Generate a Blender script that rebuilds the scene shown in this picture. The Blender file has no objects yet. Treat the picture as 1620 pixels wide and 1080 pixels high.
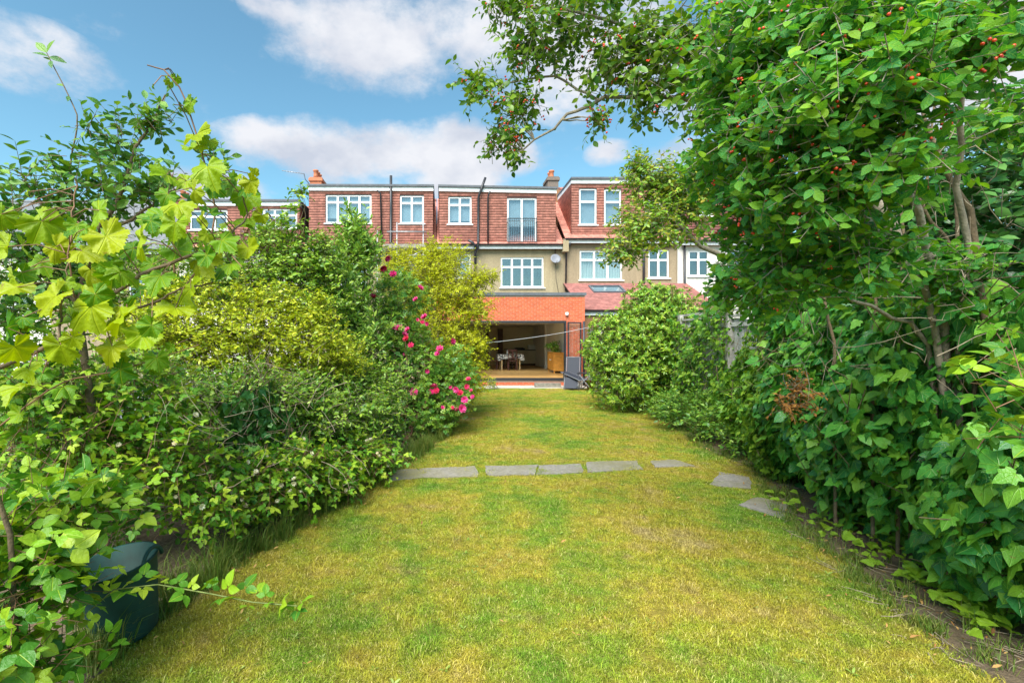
import bpy, math, random
import numpy as np
from mathutils import Vector, Matrix

# ------------------------------------------------------------------ camera, sky, sun, exposure
SC = bpy.context.scene
COL = SC.collection
FPX, CX, CY, EYE = 760.0, 700.0, 540.0, 1.70      # focal length in photo pixels, depth vanishing point, eye height

cam_d = bpy.data.cameras.new('camera')
cam = bpy.data.objects.new('camera', cam_d); COL.objects.link(cam)
cam.location = (0, 0, EYE); cam.rotation_euler = (math.radians(90), 0, 0)
cam_d.sensor_width = 36; cam_d.lens = FPX / 1620 * 36
cam_d.shift_x = (810 - CX) / 1620; cam_d.shift_y = (CY - 540) / 1620
cam_d.clip_start = 0.05; cam_d.clip_end = 3000
SC.camera = cam
SC.render.engine = 'CYCLES'
SC.render.resolution_x, SC.render.resolution_y = 1024, 682
SC.cycles.use_denoising = True
SC.cycles.max_bounces = 7; SC.cycles.diffuse_bounces = 4; SC.cycles.transparent_max_bounces = 12
SC.view_settings.view_transform = 'Standard'
SC.view_settings.look = 'None'
SC.view_settings.gamma = 1.0
SC.view_settings.use_curve_mapping = False
SC.view_settings.exposure = 1.2

SUN_EL, SUN_AZ = math.radians(50), math.radians(204)   # azimuth from +Y clockwise: behind the camera, to the left
SUN_DIR = Vector((math.sin(SUN_AZ) * math.cos(SUN_EL), math.cos(SUN_AZ) * math.cos(SUN_EL), math.sin(SUN_EL)))

W = bpy.data.worlds.new('World'); SC.world = W; W.use_nodes = True
def build_world():
    nt = W.node_tree; N = nt.nodes; L = nt.links
    for n in list(N): N.remove(n)
    def add(t, **k):
        n = N.new(t)
        for a, b in k.items(): setattr(n, a, b)
        return n
    def math_(op, a, b=None, c=None, clamp=False):
        n = add('ShaderNodeMath', operation=op); n.use_clamp = clamp
        for i, v in enumerate((a, b, c)):
            if v is None: continue
            if isinstance(v, (int, float)): n.inputs[i].default_value = v
            else: L.new(v, n.inputs[i])
        return n.outputs[0]
    def vmath(op, a, b=None):
        n = add('ShaderNodeVectorMath', operation=op)
        for i, v in enumerate((a, b)):
            if v is None: continue
            if isinstance(v, (tuple, list)): n.inputs[i].default_value = v
            else: L.new(v, n.inputs[i])
        return n
    out = add('ShaderNodeOutputWorld')
    sky = add('ShaderNodeTexSky', sky_type='NISHITA'); sky.sun_disc = False
    sky.sun_elevation = SUN_EL; sky.sun_rotation = SUN_AZ
    sky.air_density = 1.0; sky.dust_density = 0.8; sky.ozone_density = 0.5
    bg = add('ShaderNodeBackground'); bg.inputs['Strength'].default_value = 0.103
    tint = vmath('MULTIPLY', sky.outputs[0], (0.68, 1.0, 0.94)); L.new(tint.outputs[0], bg.inputs['Color'])
    tc = add('ShaderNodeTexCoord'); d = tc.outputs['Generated']
    def noise(scale, detail, rough, off=(0, 0, 0), mul=(1, 1, 1.6)):
        v = vmath('MULTIPLY', d, mul); v = vmath('ADD', v.outputs[0], off)
        n = add('ShaderNodeTexNoise'); n.inputs['Scale'].default_value = scale
        n.inputs['Detail'].default_value = detail; n.inputs['Roughness'].default_value = rough
        L.new(v.outputs[0], n.inputs['Vector']); return n.outputs[0]
    fine = noise(9.0, 9, 0.62)
    broad = noise(2.3, 4, 0.5, (3.1, 0.4, 1.7), (1, 1, 2.2))
    # cumulus banks: direction of the centre and angular half sizes, read off the photograph
    banks = [(45, 92, 125, 62), (600, 55, 190, 95), (740, 40, 150, 80), (560, 245, 210, 55), (720, 255, 130, 68), (440, 18, 60, 26),
             (330, 300, 120, 34), (1060, 245, 60, 28), (965, 242, 42, 22), (900, 90, 170, 100), (1180, 110, 160, 90), (1480, 120, 160, 140)]
    tot = None
    for (px, py, rx, ry) in banks:
        c = Vector(((px - CX) / FPX, 1.0, (CY - py) / FPX)); ln = c.length; c.normalize()
        a = vmath('SUBTRACT', d, tuple(c))
        s = vmath('MULTIPLY', a.outputs[0], (FPX * ln / rx, FPX * ln / rx * 0.6, FPX * ln / ry))
        le = vmath('LENGTH', s.outputs[0]).outputs['Value']
        m = math_('SUBTRACT', 1.0, le, clamp=True)
        tot = m if tot is None else math_('MAXIMUM', tot, m)
    wide = math_('MULTIPLY', math_('SUBTRACT', broad, 0.52, clamp=True), 2.6)
    dens = math_('ADD', math_('MULTIPLY', math_('SQRT', tot), 0.62), math_('ADD', wide, math_('MULTIPLY', math_('SUBTRACT', fine, 0.5), 1.25)))
    ramp = add('ShaderNodeMapRange', interpolation_type='SMOOTHSTEP'); L.new(dens, ramp.inputs[0])
    ramp.inputs[1].default_value = 0.12; ramp.inputs[2].default_value = 0.66
    shade = noise(6.0, 5, 0.55, (0.3, 0.2, -0.18))
    cr = add('ShaderNodeValToRGB'); L.new(shade, cr.inputs[0])
    cr.color_ramp.elements[0].position = 0.36; cr.color_ramp.elements[0].color = (0.345, 0.375, 0.44, 1)
    cr.color_ramp.elements[1].position = 0.60; cr.color_ramp.elements[1].color = (0.50, 0.51, 0.54, 1)
    bgc = add('ShaderNodeBackground'); bgc.inputs['Strength'].default_value = 0.78
    L.new(cr.outputs[0], bgc.inputs['Color'])
    mix = add('ShaderNodeMixShader'); L.new(ramp.outputs[0], mix.inputs[0]); L.new(bg.outputs[0], mix.inputs[1]); L.new(bgc.outputs[0], mix.inputs[2])
    L.new(mix.outputs[0], out.inputs[0])
build_world()

sun_d = bpy.data.lights.new('sun', 'SUN'); sun = bpy.data.objects.new('sun', sun_d); COL.objects.link(sun)
sun_d.energy = 3.9; sun_d.angle = math.radians(45); sun_d.color = (1.0, 0.95, 0.86)
sun.rotation_euler = (-SUN_DIR).to_track_quat('-Z', 'Y').to_euler()

# ------------------------------------------------------------------ helpers
def P(px, py, Y): return np.array([(px - CX) * Y / FPX, Y, EYE - (py - CY) * Y / FPX])
def G(px, py, z=0.0):
    Y = (EYE - z) * FPX / (py - CY); return np.array([(px - CX) * Y / FPX, Y, z])
def XX(px, Y): return (px - CX) * Y / FPX
def ZZ(py, Y): return EYE - (py - CY) * Y / FPX

def empty(name, loc=(0, 0, 0)):
    o = bpy.data.objects.new(name, None); o.location = loc; o.empty_display_size = 0.2; COL.objects.link(o); return o
def tag(o, label, cat, group=None):
    o['label'] = label; o['category'] = cat
    if group: o['group'] = group
    return o
def thing(name, loc, label, cat, group=None): return tag(empty(name, loc), label, cat, group)
def link(name, me, mat=None, parent=None, kind=None):
    o = bpy.data.objects.new(name, me); COL.objects.link(o)
    if mat is not None and len(me.materials) == 0: me.materials.append(mat)
    if parent is not None:
        o.parent = parent
        p = parent; off = Vector((0, 0, 0))
        while p is not None: off += Vector(p.location); p = p.parent
        o.location = -off                     # meshes are written in world coordinates
    if kind: o['kind'] = kind
    return o

def np_mesh(name, V, T, uv=None, rnd=None, smooth=False):
    me = bpy.data.meshes.new(name)
    V = np.ascontiguousarray(V, dtype=np.float32).reshape(-1, 3); T = np.ascontiguousarray(T, dtype=np.int32).reshape(-1, 3)
    me.vertices.add(len(V)); me.vertices.foreach_set('co', V.ravel())
    me.loops.add(T.size); me.loops.foreach_set('vertex_index', T.ravel())
    me.polygons.add(len(T)); me.polygons.foreach_set('loop_start', np.arange(0, T.size, 3, dtype=np.int32))
    if smooth: me.polygons.foreach_set('use_smooth', np.ones(len(T), dtype=bool))
    if uv is not None:
        u = me.uv_layers.new(name='UVMap'); u.data.foreach_set('uv', np.ascontiguousarray(uv[T.ravel()], dtype=np.float32).ravel())
    if rnd is not None:
        a = me.attributes.new('rnd', 'FLOAT', 'POINT'); a.data.foreach_set('value', np.ascontiguousarray(rnd, dtype=np.float32))
    me.update(calc_edges=True); me.validate()
    return me

class MB:
    """collects boxes, tubes, lathes and quads as one mesh"""
    def __init__(s): s.v = []; s.f = []; s.sm = []
    def quad(s, a, b, c, d):
        i = len(s.v); s.v += [tuple(a), tuple(b), tuple(c), tuple(d)]; s.f.append((i, i+1, i+2, i+3)); s.sm.append(False); return s
    def box(s, x0, x1, y0, y1, z0, z1, M=None):
        i = len(s.v)
        c = [(x0,y0,z0),(x1,y0,z0),(x1,y1,z0),(x0,y1,z0),(x0,y0,z1),(x1,y0,z1),(x1,y1,z1),(x0,y1,z1)]
        if M is not None: c = [tuple(M @ Vector(p)) for p in c]
        s.v += c
        for q in ((0,3,2,1),(4,5,6,7),(0,1,5,4),(1,2,6,5),(2,3,7,6),(3,0,4,7)): s.f.append(tuple(i+k for k in q)); s.sm.append(False)
        return s
    def prism(s, poly, h0, h1, axis='z'):
        """poly list of (a,b) extruded along axis"""
        n = len(poly); i = len(s.v)
        for h in (h0, h1):
            for (a, b) in poly:
                s.v.append({'z': (a, b, h), 'x': (h, a, b), 'y': (a, h, b)}[axis])
        s.f.append(tuple(i + k for k in range(n))[::-1]); s.f.append(tuple(i + n + k for k in range(n))); s.sm += [False, False]
        for k in range(n):
            s.f.append((i + k, i + (k+1) % n, i + n + (k+1) % n, i + n + k)); s.sm.append(False)
        return s
    def tube(s, pts, r, n=8, cap=True):
        pts = [Vector(p) for p in pts]; m = len(pts)
        rr = r if isinstance(r, (list, tuple)) else [r] * m
        i0 = len(s.v); ref = None
        for k in range(m):
            t = (pts[min(k+1, m-1)] - pts[max(k-1, 0)])
            t = t.normalized() if t.length > 1e-9 else Vector((0, 0, 1))
            if ref is None:
                ref = Vector((0, 0, 1)) if abs(t.z) < 0.9 else Vector((1, 0, 0))
            a = t.cross(ref).normalized(); b = a.cross(t).normalized(); ref = b
            for j in range(n):
                q = 2 * math.pi * j / n; p = pts[k] + (a * math.cos(q) + b * math.sin(q)) * rr[k]; s.v.append(tuple(p))
        for k in range(m - 1):
            for j in range(n):
                s.f.append((i0+k*n+j, i0+k*n+(j+1) % n, i0+(k+1)*n+(j+1) % n, i0+(k+1)*n+j)); s.sm.append(True)
        if cap:
            s.f.append(tuple(i0 + j for j in range(n))[::-1]); s.f.append(tuple(i0 + (m-1)*n + j for j in range(n))); s.sm += [False, False]
        return s
    def lathe(s, prof, c, n=16, M=None):
        i0 = len(s.v)
        for (r, z) in prof:
            for j in range(n):
                q = 2*math.pi*j/n; p = Vector((r*math.cos(q), r*math.sin(q), z))
                if M is not None: p = M @ p
                s.v.append((c[0]+p.x, c[1]+p.y, c[2]+p.z))
        for k in range(len(prof)-1):
            for j in range(n):
                s.f.append((i0+k*n+j, i0+k*n+(j+1) % n, i0+(k+1)*n+(j+1) % n, i0+(k+1)*n+j)); s.sm.append(True)
        return s
    def mesh(s, name):
        me = bpy.data.meshes.new(name); me.from_pydata(s.v, [], s.f)
        me.polygons.foreach_set('use_smooth', s.sm); me.update(); return me
    def obj(s, name, mat, parent=None, kind=None): return link(name, s.mesh(name), mat, parent, kind)

def nrm(v): return v / np.maximum(np.linalg.norm(v, axis=-1, keepdims=True), 1e-9)

def tubes(PL, R, sides=4):
    """many polylines of equal length as one triangle soup: PL (n,k,3), R (n,k)"""
    n, k, _ = PL.shape
    T = np.empty_like(PL); T[:, 1:-1] = PL[:, 2:] - PL[:, :-2]; T[:, 0] = PL[:, 1] - PL[:, 0]; T[:, -1] = PL[:, -1] - PL[:, -2]
    T = nrm(T)
    mt = nrm(T.mean(axis=1) + 1e-6)
    ref = np.where(np.abs(mt[:, 2:3]) < 0.8, np.array([[0, 0, 1.0]]), np.array([[1.0, 0, 0]]))
    A = nrm(np.cross(T, ref[:, None, :])); B = np.cross(T, A)
    q = np.arange(sides) * 2 * np.pi / sides
    V = PL[:, :, None, :] + R[:, :, None, None] * (A[:, :, None, :] * np.cos(q)[None, None, :, None] + B[:, :, None, :] * np.sin(q)[None, None, :, None])
    V = V.reshape(-1, 3)
    base = (np.arange(n) * k * sides)[:, None, None]; kk = (np.arange(k-1) * sides)[None, :, None]; j = np.arange(sides)[None, None, :]; j2 = (j + 1) % sides
    a = base+kk+j; b = base+kk+j2; c = base+kk+sides+j2; d = base+kk+sides+j
    F = np.stack([np.stack([a, b, c], -1), np.stack([a, c, d], -1)], -2).reshape(-1, 3)
    return V, F

# ------------------------------------------------------------------ materials
def nodes_of(name):
    m = bpy.data.materials.new(name); m.use_nodes = True
    nt = m.node_tree; N = nt.nodes
    for n in list(N): N.remove(n)
    out = N.new('ShaderNodeOutputMaterial')
    return m, nt, N, nt.links, out
def col4(c): return (c[0], c[1], c[2], 1)
def ramp_(N, L, src, stops):
    r = N.new('ShaderNodeValToRGB'); e = r.color_ramp.elements
    while len(e) < len(stops): e.new(0.5)
    for k, (p, c) in enumerate(stops): e[k].position = p; e[k].color = col4(c)
    if src is not None: L.new(src, r.inputs[0])
    return r.outputs[0]
def noise_(N, L, scale, detail=4, rough=0.55, vec=None, coord='Object'):
    if vec is None:
        if coord == 'World': vec = N.new('ShaderNodeNewGeometry').outputs['Position']
        else: vec = N.new('ShaderNodeTexCoord').outputs[coord]
    n = N.new('ShaderNodeTexNoise'); n.inputs['Scale'].default_value = scale; n.inputs['Detail'].default_value = detail; n.inputs['Roughness'].default_value = rough
    L.new(vec, n.inputs['Vector']); return n.outputs[0]
def math2(N, L, op, a, b=None, clamp=False):
    n = N.new('ShaderNodeMath'); n.operation = op; n.use_clamp = clamp
    for i, v in enumerate((a, b)):
        if v is None: continue
        if isinstance(v, (int, float)): n.inputs[i].default_value = v
        else: L.new(v, n.inputs[i])
    return n.outputs[0]
def mixc(N, L, fac, a, b, typ='MIX'):
    n = N.new('ShaderNodeMix'); n.data_type = 'RGBA'; n.blend_type = typ
    for i, v in ((0, fac), (6, a), (7, b)):
        if isinstance(v, (int, float)): n.inputs[i].default_value = v
        elif isinstance(v, (tuple, list)): n.inputs[i].default_value = col4(v)
        else: L.new(v, n.inputs[i])
    return n.outputs[2]
def rnd_out(N, L):
    a = N.new('ShaderNodeAttribute'); a.attribute_name = 'rnd'; o = N.new('ShaderNodeObjectInfo')
    return math2(N, L, 'FRACT', math2(N, L, 'ADD', a.outputs['Fac'], o.outputs['Random']))

def m_plain(name, c, rough=0.6, var=0.18, scale=6.0, bump=0.0, bscale=40.0, metal=0.0, rnd=0.0, coord='World', streak=0.0):
    m, nt, N, L, out = nodes_of(name)
    b = N.new('ShaderNodeBsdfPrincipled'); b.inputs['Roughness'].default_value = rough; b.inputs['Metallic'].default_value = metal
    n = noise_(N, L, scale, 6, 0.6, coord=coord)
    lo = tuple(x * (1 - var) for x in c); hi = tuple(min(1, x * (1 + var)) for x in c)
    cc = ramp_(N, L, n, [(0.32, lo), (0.68, hi)])
    if rnd:
        r = rnd_out(N, L); f = math2(N, L, 'ADD', 1 - rnd, math2(N, L, 'MULTIPLY', r, 2 * rnd))
        h = N.new('ShaderNodeHueSaturation'); L.new(f, h.inputs['Value']); L.new(cc, h.inputs['Color']); cc = h.outputs[0]
    if streak:
        mp = N.new('ShaderNodeMapping'); mp.inputs['Scale'].default_value = (2.6, 2.6, 0.35); L.new(N.new('ShaderNodeNewGeometry').outputs['Position'], mp.inputs['Vector'])
        sn = noise_(N, L, 1.6, 6, 0.65, vec=mp.outputs[0]); h2 = N.new('ShaderNodeHueSaturation'); L.new(math2(N, L, 'ADD', 1 - streak, math2(N, L, 'MULTIPLY', sn, 2 * streak)), h2.inputs['Value']); L.new(cc, h2.inputs['Color']); cc = h2.outputs[0]
    L.new(cc, b.inputs['Base Color'])
    if bump:
        bn = N.new('ShaderNodeBump'); bn.inputs['Strength'].default_value = bump; bn.inputs['Distance'].default_value = 0.01
        L.new(noise_(N, L, bscale, 4, 0.6, coord=coord), bn.inputs['Height']); L.new(bn.outputs[0], b.inputs['Normal'])
    L.new(b.outputs[0], out.inputs[0]); return m

def m_leaf(name, cols, trans=0.32, rough=0.45, veins=None, spec=0.5, patch=0.0):
    """leaf: colour by leaf, light passing through the blade, optional paler veins from the blade's own coordinates"""
    m, nt, N, L, out = nodes_of(name)
    r = rnd_out(N, L); cols = [(min(.75, c[0] * 1.16), min(.75, c[1] * 1.17), c[2] * .9) for c in cols]
    k = len(cols); cc = ramp_(N, L, r, [(0.02 + 0.96 * i / (k - 1), c) for i, c in enumerate(cols)])
    if patch:
        n = noise_(N, L, 1.3, 3, 0.5, coord='World')
        cc = mixc(N, L, math2(N, L, 'MULTIPLY', math2(N, L, 'SUBTRACT', n, 0.42, True), patch * 4, True), cc, tuple(x for x in cols[-1]))
    uvn = N.new('ShaderNodeTexCoord').outputs['UV']
    sh = N.new('ShaderNodeVectorMath'); sh.operation = 'ADD'; cb_ = N.new('ShaderNodeCombineXYZ'); L.new(math2(N, L, 'MULTIPLY', r, 40.0), cb_.inputs[2]); L.new(uvn, sh.inputs[0]); L.new(cb_.outputs[0], sh.inputs[1])
    spot = noise_(N, L, 4.5, 4, 0.6, vec=sh.outputs[0])
    cc = mixc(N, L, math2(N, L, 'MULTIPLY', math2(N, L, 'SUBTRACT', spot, 0.655, True), 9.0, True), cc, (0.27, 0.15, 0.035))
    uvn = sh.outputs[0] if not veins else uvn
    mot = noise_(N, L, 9, 3, 0.6, vec=uvn)
    h = N.new('ShaderNodeHueSaturation'); L.new(math2(N, L, 'ADD', 0.78, math2(N, L, 'MULTIPLY', mot, 0.44)), h.inputs['Value']); L.new(cc, h.inputs['Color']); cc = h.outputs[0]
    b = N.new('ShaderNodeBsdfPrincipled'); b.inputs['Roughness'].default_value = rough; b.inputs['Specular IOR Level'].default_value = spec
    if veins:
        sp = N.new('ShaderNodeSeparateXYZ'); L.new(uvn, sp.inputs[0]); tot = None
        for (ox, ang) in veins:
            ca, sa = math.cos(math.radians(ang)), math.sin(math.radians(ang))
            x = math2(N, L, 'SUBTRACT', sp.outputs[0], ox)
            for sg in ((1,) if ang == 0 else (1, -1)):
                dist = math2(N, L, 'ABSOLUTE', math2(N, L, 'SUBTRACT', math2(N, L, 'MULTIPLY', x, sa * sg), math2(N, L, 'MULTIPLY', sp.outputs[1], ca)))
                al = math2(N, L, 'ADD', math2(N, L, 'MULTIPLY', x, ca), math2(N, L, 'MULTIPLY', sp.outputs[1], sa * sg))
                v = math2(N, L, 'MULTIPLY', math2(N, L, 'SUBTRACT', 1.0, math2(N, L, 'MULTIPLY', dist, 55.0), True), math2(N, L, 'GREATER_THAN', al, 0.0))
                tot = v if tot is None else math2(N, L, 'MAXIMUM', tot, v)
        pale = tuple(min(1, x * 1.6 + 0.03) for x in cols[-1])
        cc = mixc(N, L, math2(N, L, 'MULTIPLY', tot, 0.55), cc, pale)
        bn = N.new('ShaderNodeBump'); bn.inputs['Strength'].default_value = 0.5; bn.inputs['Distance'].default_value = 0.01
        L.new(math2(N, L, 'SUBTRACT', mot, tot), bn.inputs['Height']); L.new(bn.outputs[0], b.inputs['Normal'])
    L.new(cc, b.inputs['Base Color'])
    t = N.new('ShaderNodeBsdfTranslucent')
    L.new(mixc(N, L, 1.0, cc, (1.0, 0.95, 0.35), 'MULTIPLY'), t.inputs['Color'])
    mx = N.new('ShaderNodeMixShader'); mx.inputs[0].default_value = trans
    L.new(b.outputs[0], mx.inputs[1]); L.new(t.outputs[0], mx.inputs[2]); L.new(mx.outputs[0], out.inputs[0]); return m

def m_glass(name, gl=0.4, tint=(0.9, 0.95, 0.97)):
    m, nt, N, L, out = nodes_of(name)
    t = N.new('ShaderNodeBsdfTransparent'); t.inputs[0].default_value = col4(tint)
    g = N.new('ShaderNodeBsdfGlossy'); g.inputs['Roughness'].default_value = 0.03
    n = noise_(N, L, 0.8, 2, 0.5, coord='World'); bn = N.new('ShaderNodeBump'); bn.inputs['Strength'].default_value = 0.08; bn.inputs['Distance'].default_value = 0.2
    L.new(n, bn.inputs['Height']); L.new(bn.outputs[0], g.inputs['Normal'])
    mx = N.new('ShaderNodeMixShader'); mx.inputs[0].default_value = gl
    L.new(t.outputs[0], mx.inputs[1]); L.new(g.outputs[0], mx.inputs[2]); L.new(mx.outputs[0], out.inputs[0]); return m

def m_lawn(name, blade=False):
    m, nt, N, L, out = nodes_of(name)
    b = N.new('ShaderNodeBsdfPrincipled'); b.inputs['Roughness'].default_value = 0.75; b.inputs['Specular IOR Level'].default_value = 0.25
    big = noise_(N, L, 0.75, 3, 0.55, coord='World'); mid = noise_(N, L, 3.2, 4, 0.6, coord='World'); fine = noise_(N, L, 45, 3, 0.7, coord='World')
    s = math2(N, L, 'ADD', math2(N, L, 'MULTIPLY', big, 0.62), math2(N, L, 'MULTIPLY', mid, 0.38))
    g = ramp_(N, L, s, [(0.38, (0.145, 0.300, 0.022)), (0.45, (0.255, 0.355, 0.030)), (0.51, (0.375, 0.380, 0.036)), (0.57, (0.450, 0.385, 0.050)), (0.65, (0.480, 0.385, 0.160))])
    clump = noise_(N, L, 9.0, 4, 0.65, coord='World'); hv = N.new('ShaderNodeHueSaturation'); L.new(math2(N, L, 'ADD', 0.42, math2(N, L, 'MULTIPLY', clump, 1.08)), hv.inputs['Value']); L.new(g, hv.inputs['Color']); g = hv.outputs[0]
    worn = noise_(N, L, 1.9, 5, 0.7, coord='World'); g = mixc(N, L, math2(N, L, 'MULTIPLY', math2(N, L, 'SUBTRACT', worn, 0.585, True), 6.0, True), g, (0.31, 0.235, 0.10))
    if blade:
        r = rnd_out(N, L)
        c = mixc(N, L, math2(N, L, 'MULTIPLY', math2(N, L, 'GREATER_THAN', r, 0.86), 0.6), g, (0.46, 0.39, 0.17))
        h = N.new('ShaderNodeHueSaturation'); L.new(math2(N, L, 'ADD', 0.70, math2(N, L, 'MULTIPLY', r, 0.75)), h.inputs['Value']); L.new(c, h.inputs['Color']); c = h.outputs[0]
    else:
        dk = mixc(N, L, 1.0, g, (0.62, 0.55, 0.55), 'MULTIPLY')
        c = mixc(N, L, math2(N, L, 'MULTIPLY', fine, .8), dk, (0.15, 0.125, 0.035))
        bn = N.new('ShaderNodeBump'); bn.inputs['Strength'].default_value = 0.7; bn.inputs['Distance'].default_value = 0.02; L.new(fine, bn.inputs['Height']); L.new(bn.outputs[0], b.inputs['Normal'])
    L.new(c, b.inputs['Base Color'])
    if blade:
        t = N.new('ShaderNodeBsdfTranslucent'); L.new(c, t.inputs[0]); mx = N.new('ShaderNodeMixShader'); mx.inputs[0].default_value = 0.3
        L.new(b.outputs[0], mx.inputs[1]); L.new(t.outputs[0], mx.inputs[2]); L.new(mx.outputs[0], out.inputs[0])
    else: L.new(b.outputs[0], out.inputs[0])
    return m

def m_soil(name, a, b_, c_):
    m, nt, N, L, out = nodes_of(name)
    b = N.new('ShaderNodeBsdfPrincipled'); b.inputs['Roughness'].default_value = 0.95
    n1 = noise_(N, L, 1.1, 4, 0.6, coord='World'); n2 = noise_(N, L, 28, 5, 0.7, coord='World')
    c = ramp_(N, L, n2, [(0.3, a), (0.7, b_)]); c = mixc(N, L, math2(N, L, 'MULTIPLY', math2(N, L, 'SUBTRACT', n1, 0.45, True), 4, True), c, c_)
    L.new(c, b.inputs['Base Color'])
    bn = N.new('ShaderNodeBump'); bn.inputs['Strength'].default_value = 0.9; bn.inputs['Distance'].default_value = 0.03; L.new(n2, bn.inputs['Height']); L.new(bn.outputs[0], b.inputs['Normal'])
    L.new(b.outputs[0], out.inputs[0]); return m

MAT = {}
MAT['white'] = m_plain('white_plastic_frame', (0.80, 0.81, 0.82), 0.35, 0.03, 3)
MAT['fascia'] = m_plain('white_fascia', (0.72, 0.73, 0.75), 0.45, 0.10, 4, streak=0.2)
MAT['lead'] = m_plain('grey_roof_edge', (0.10, 0.11, 0.13), 0.7, 0.25, 5)
MAT['black'] = m_plain('black_plastic_pipe', (0.028, 0.028, 0.034), 0.42, 0.3, 8)
MAT['alu'] = m_plain('anthracite_aluminium', (0.022, 0.024, 0.030), 0.4, 0.15, 8)
MAT['tile'] = m_plain('red_clay_tile', (0.50, 0.200, 0.155), 0.75, 0.16, 9, 0.2, 60, rnd=0.22, streak=0.40)
MAT['tile_dull'] = m_plain('brown_red_tile', (0.30, 0.120, 0.105), 0.8, 0.2, 9, 0.2, 60, rnd=0.18)
MAT['tile_under'] = m_plain('tile_underlay', (0.10, 0.045, 0.040), 0.9, 0.2, 9)
MAT['slate'] = m_plain('grey_slate', (0.16, 0.17, 0.19), 0.7, 0.25, 9, rnd=0.15)
MAT['pebble'] = m_plain('pebbledash_render', (0.330, 0.265, 0.165), 0.95, 0.26, 55, 0.9, 90, streak=0.35)
MAT['pebble2'] = m_plain('buff_pebbledash', (0.300, 0.232, 0.150), 0.95, 0.26, 55, 0.9, 90, streak=0.35)
MAT['cream'] = m_plain('pale_render', (0.64, 0.60, 0.55), 0.9, 0.1, 8, 0.4, 70, streak=0.35)
MAT['mortar'] = m_plain('pale_mortar', (0.56, 0.43, 0.35), 0.95, 0.15, 30)
MAT['brick'] = m_plain('orange_red_brick', (0.62, 0.130, 0.052), 0.85, 0.2, 30, 0.4, 120, rnd=0.16)
MAT['stock'] = m_plain('brown_stock_brick', (0.30, 0.15, 0.075), 0.9, 0.25, 25, 0.4, 100, rnd=0.3)
MAT['terra'] = m_plain('terracotta', (0.50, 0.17, 0.085), 0.8, 0.2, 20)
MAT['glass'] = m_glass('window_glass', 0.17)
MAT['glass_clear'] = m_glass('door_glass', 0.06)
MAT['room'] = m_plain('dim_room_shade', (0.06, 0.065, 0.06), 0.9, 0.2, 2)  # dimness of unlit rooms put into the wall colour
MAT['curtain'] = m_plain('net_curtain', (0.42, 0.44, 0.42), 0.9, 0.1, 12)
MAT['blind'] = m_plain('pale_blind', (0.27, 0.315, 0.34), 0.9, 0.12, 3)
MAT['cream_wall'] = m_plain('cream_wall_paint', (0.80, 0.71, 0.50), 0.85, 0.05, 2)
MAT['white_wall'] = m_plain('white_wall_paint', (0.76, 0.74, 0.70), 0.85, 0.05, 2)
MAT['oak_floor'] = m_plain('oak_floor', (0.46, 0.27, 0.095), 0.35, 0.2, 5)
MAT['pine'] = m_plain('orange_pine', (0.62, 0.27, 0.045), 0.4, 0.2, 10, coord='Object')
MAT['pale_wood'] = m_plain('pale_wood', (0.58, 0.40, 0.20), 0.5, 0.15, 12)
MAT['dark_wood'] = m_plain('dark_red_wood', (0.075, 0.024, 0.018), 0.4, 0.25, 12)
MAT['cupboard'] = m_plain('cream_cupboard', (0.58, 0.52, 0.38), 0.5, 0.06, 3)
MAT['steel'] = m_plain('brushed_steel', (0.55, 0.56, 0.58), 0.35, 0.08, 10, metal=0.9)
MAT['grey_metal'] = m_plain('galvanised_tube', (0.42, 0.43, 0.45), 0.45, 0.15, 10, metal=0.5)
MAT['dish'] = m_plain('grey_dish', (0.19, 0.20, 0.235), 0.6, 0.08, 6)
MAT['sling'] = m_plain('slate_blue_sling', (0.024, 0.029, 0.044), 0.7, 0.12, 60, 0.3, 300)
MAT['frame_grey'] = m_plain('grey_frame_tube', (0.17, 0.18, 0.20), 0.4, 0.12, 20)
MAT['old_wood'] = m_plain('weathered_timber', (0.245, 0.225, 0.190), 0.9, 0.35, 9, 0.6, 40, rnd=0.15)
MAT['fence_wood'] = m_plain('grey_fence_timber', (0.400, 0.390, 0.360), 0.9, 0.3, 12, 0.6, 60, rnd=0.22, coord='Object')
MAT['stone'] = None
MAT['flag_grey'] = m_plain('grey_paving', (0.17, 0.18, 0.20), 0.9, 0.3, 2, 0.3, 30)
MAT['conc'] = m_plain('pale_concrete', (0.46, 0.42, 0.37), 0.95, 0.2, 5, 0.6, 60)
MAT['tub'] = m_plain('dark_green_rubber', (0.005, 0.048, 0.042), 0.7, 0.25, 10)
MAT['bark'] = m_plain('brown_bark', (0.155, 0.110, 0.065), 0.95, 0.35, 20, 0.8, 60)
MAT['bark_pale'] = m_plain('pale_bark', (0.26, 0.22, 0.165), 0.95, 0.35, 20, 0.8, 60)
MAT['cane'] = m_plain('red_brown_cane', (0.20, 0.105, 0.055), 0.7, 0.3, 14)
MAT['deadtwig'] = m_plain('dry_grey_twig', (0.29, 0.235, 0.165), 0.95, 0.35, 14)
MAT['greenstem'] = m_plain('green_stem', (0.16, 0.20, 0.045), 0.6, 0.3, 14)
MAT['berry'] = m_plain('red_berry', (0.62, 0.055, 0.015), 0.25, 0.25, 40, rnd=0.2)
MAT['rose'] = m_leaf('pink_rose_petal', [(0.56, 0.018, 0.20), (0.62, 0.06, 0.32), (0.56, 0.018, 0.09)], 0.04, 0.6)
MAT['bramble_fl'] = m_leaf('white_bramble_petal', [(0.62, 0.54, 0.48), (0.75, 0.70, 0.66)], 0.2, 0.7)
MAT['soil'] = m_soil('garden_soil', (0.050, 0.034, 0.020), (0.135, 0.100, 0.060), (0.085, 0.095, 0.025))
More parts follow.
